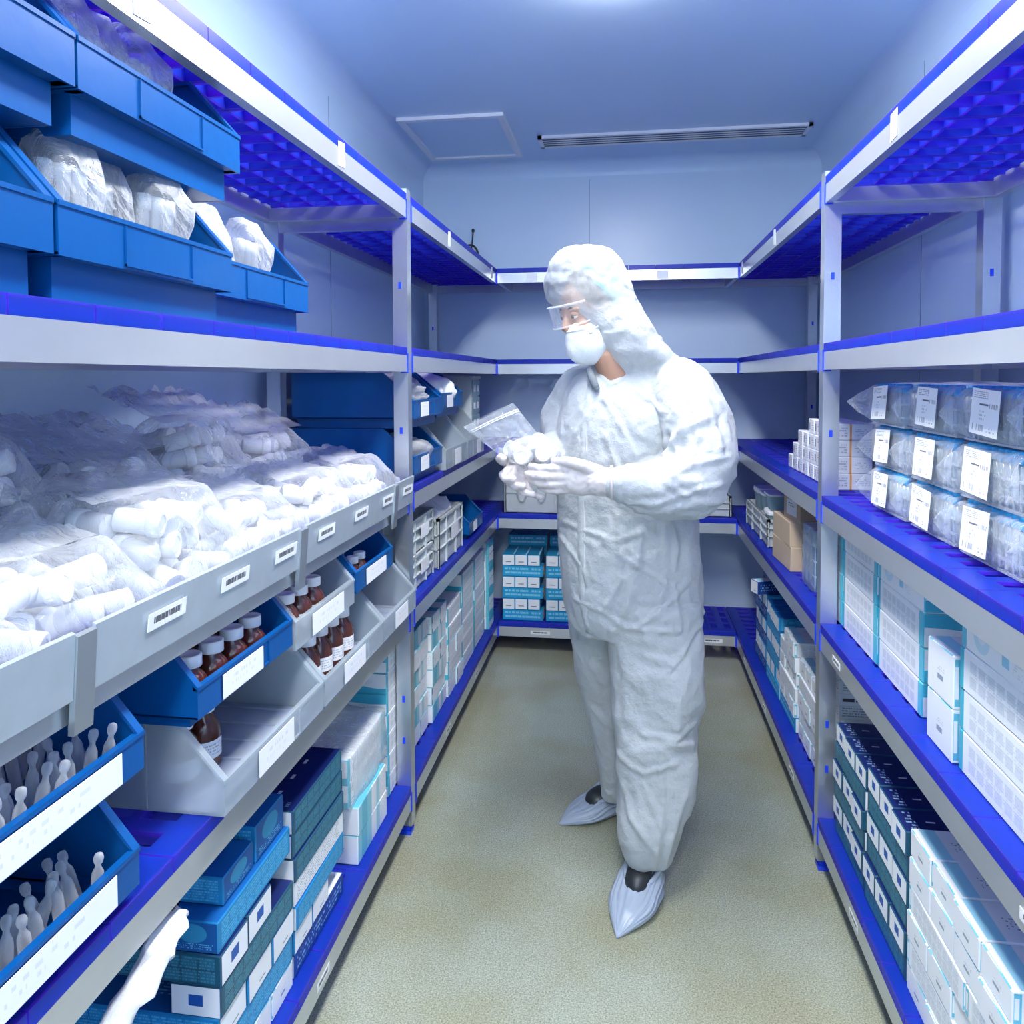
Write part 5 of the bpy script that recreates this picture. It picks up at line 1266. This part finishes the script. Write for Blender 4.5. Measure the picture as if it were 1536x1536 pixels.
# shoe covers over dark shoes
M['cover'] = translucent('blue_white_shoe_cover', (.46,.54,.66), (.55,.64,.78), .2, .30)
def shoe(heel, toe, wmax, hank):
    heel = Vector((heel[0],heel[1],0)); toe = Vector((toe[0],toe[1],0)); d = toe-heel; L_ = d.length; d.normalize(); sd = Vector((-d.y,d.x,0))
    vs = []; fs = []; n = 40; seg = 96
    for i in range(n+1):
        s = i/n
        w_ = wmax*(max(0, math.sin(min(1,(s+.035)*1.9)*math.pi/2))**.7)*(1 if s < .62 else max(.03, 1-((s-.62)/.38)**1.7))
        hh_ = (hank*(1-.05*s) if s < .32 else hank*(1-.52*((s-.32)/.42)) if s < .74 else hank*.48*max(.10, 1-((s-.74)/.26)**1.6))
        if s < .06: hh_ *= .55+.45*s/.06
        for k in range(seg):
            a = 2*math.pi*k/seg; c, q = math.cos(a), math.sin(a)
            y = math.copysign(abs(c)**.8, c)*w_/2; z = hh_*(.5+.5*math.copysign(abs(q)**.75, q))
            pl = (.0042*math.sin(a*17+5*noise.noise(Vector((s*3, a*2, hank))))+.002*math.sin(a*31+s*9))*max(0, 1-abs(s-.45)/.42)*(1 if q > -.3 else 0) + .002*noise.noise(Vector((s*12, a*6, hank*50)))
            P = heel+d*(s*L_)+sd*(y+pl*c)+Vector((0,0,max(.0015, z+pl*max(q,0)))); vs.append(P)
    for i in range(n):
        for k in range(seg): k2 = (k+1) % seg; fs.append((i*seg+k, i*seg+k2, (i+1)*seg+k2, (i+1)*seg+k))
    fs.append(tuple(range(seg-1,-1,-1))); fs.append(tuple(n*seg+k for k in range(seg)))
    b = MB(); b.add(vs, fs); ppart('shoe_cover', b.mesh('shoe_cover', [M['cover']], True))
    ank = heel+d*(L_*.33)+Vector((0,0,hank*.93))
    def ringp(ra, rb, z): return [ank+d*(math.cos(a)*ra)+sd*(math.sin(a)*rb)+Vector((0,0,z-math.cos(a)*.020)) for a in [2*math.pi*i/28 for i in range(29)]]
    b = MB(); b.tube(ringp(.075,.046,-.004), .007, 8); ppart('elastic_edge', b.mesh('elastic_edge', [M['cover']], True))
    b = MB(); b.ell(ank+d*.020+Vector((0,0,-.026)), (.070,.044,.034), Matrix((d, sd, Vector((0,0,1)))).transposed(), 20, 10); ppart('shoe', b.mesh('shoe', [M['black']], True))
shoe((.088,2.190), (-.018,1.905), .125, .088)
shoe((.030,2.530), (-.205,2.378), .120, .085)

# bag of vials held in the gloves
for k, (c, dr) in enumerate((((-.262,1.985,1.214),(-.1,-1,.1)), ((-.213,1.982,1.222),(.15,-1,.12)), ((-.238,2.030,1.238),(.4,-.6,.5)), ((-.285,2.03,1.222),(-.6,-.5,.3)), ((-.205,2.03,1.212),(.8,-.4,.0)))):
    q = Vector((0,0,1)).rotation_difference(Vector(dr)); loc = Vector(c)-q @ Vector((0,0,.035))
    tag(link('vial', VIAL, None, loc, q.to_euler()), 'white vial in the zip bag held in the gloved hands, '+['left one facing the camera','right one facing the camera','upper one behind','far left one behind','far right one behind'][k], 'vial', 'vials held in the hands')
vs = []; fs = []; n = 22
A, B_, C_, D_ = Vector((-.318,2.005,1.205)), Vector((-.205,1.990,1.245)), Vector((-.300,2.045,1.352)), Vector((-.440,2.055,1.285))
for lay in (0, 1):
    o0 = len(vs)
    for i in range(n+1):
        for j in range(n+1):
            s, t = i/n, j/n
            p = (A.lerp(B_, s)).lerp(D_.lerp(C_, s), t)
            sp = .016*math.sin(math.pi*s)*(.4+.6*t)*(1 if lay else -1)
            q = Vector((s*7+lay*4, t*2.2, 2)); nn = (1-abs(noise.noise(q))*2)*.006+noise.noise(q*2.5)*.003
            vs.append(p+Vector((.15,-.95,.2))*(sp+nn))
    for i in range(n):
        for j in range(n): a = o0+i*(n+1)+j; fs.append((a,a+n+1,a+n+2,a+1))
b = MB(); b.add(vs, fs)
M['film_hand'] = film('held_bag_film', base=.14, edge=.6, bump=.5, bscale=16, milky=.3)
t = empty('zip_bag', (-.27,2.0,1.2), 'open clear zip bag of vials held up in the gloved hands', 'bag')
ti = Matrix.Translation(-t.location)
o = build(b, 'film', M['film_hand'], t, smooth=True); o.matrix_parent_inverse = ti
b = MB(); b.ell((-.240,2.008,1.222), (.072,.050,.044), None, 30, 20)
b.v = [tuple(Vector(v)+Vector((1,1,1))*.006*noise.noise(Vector(v)*40)) for v in b.v]
o = build(b, 'pouch', M['film_hand'], t, smooth=True); o.matrix_parent_inverse = ti
for q in (.84, .80):
    b = MB(); b.tube([(A.lerp(B_, s)).lerp(D_.lerp(C_, s), q)+Vector((.15,-.95,.2))*(.016*math.sin(math.pi*s)+.004) for s in [i/16 for i in range(17)]], .0018, 6)
    o = build(b, 'zip_strip', M['white'], t, smooth=True); o.matrix_parent_inverse = ti
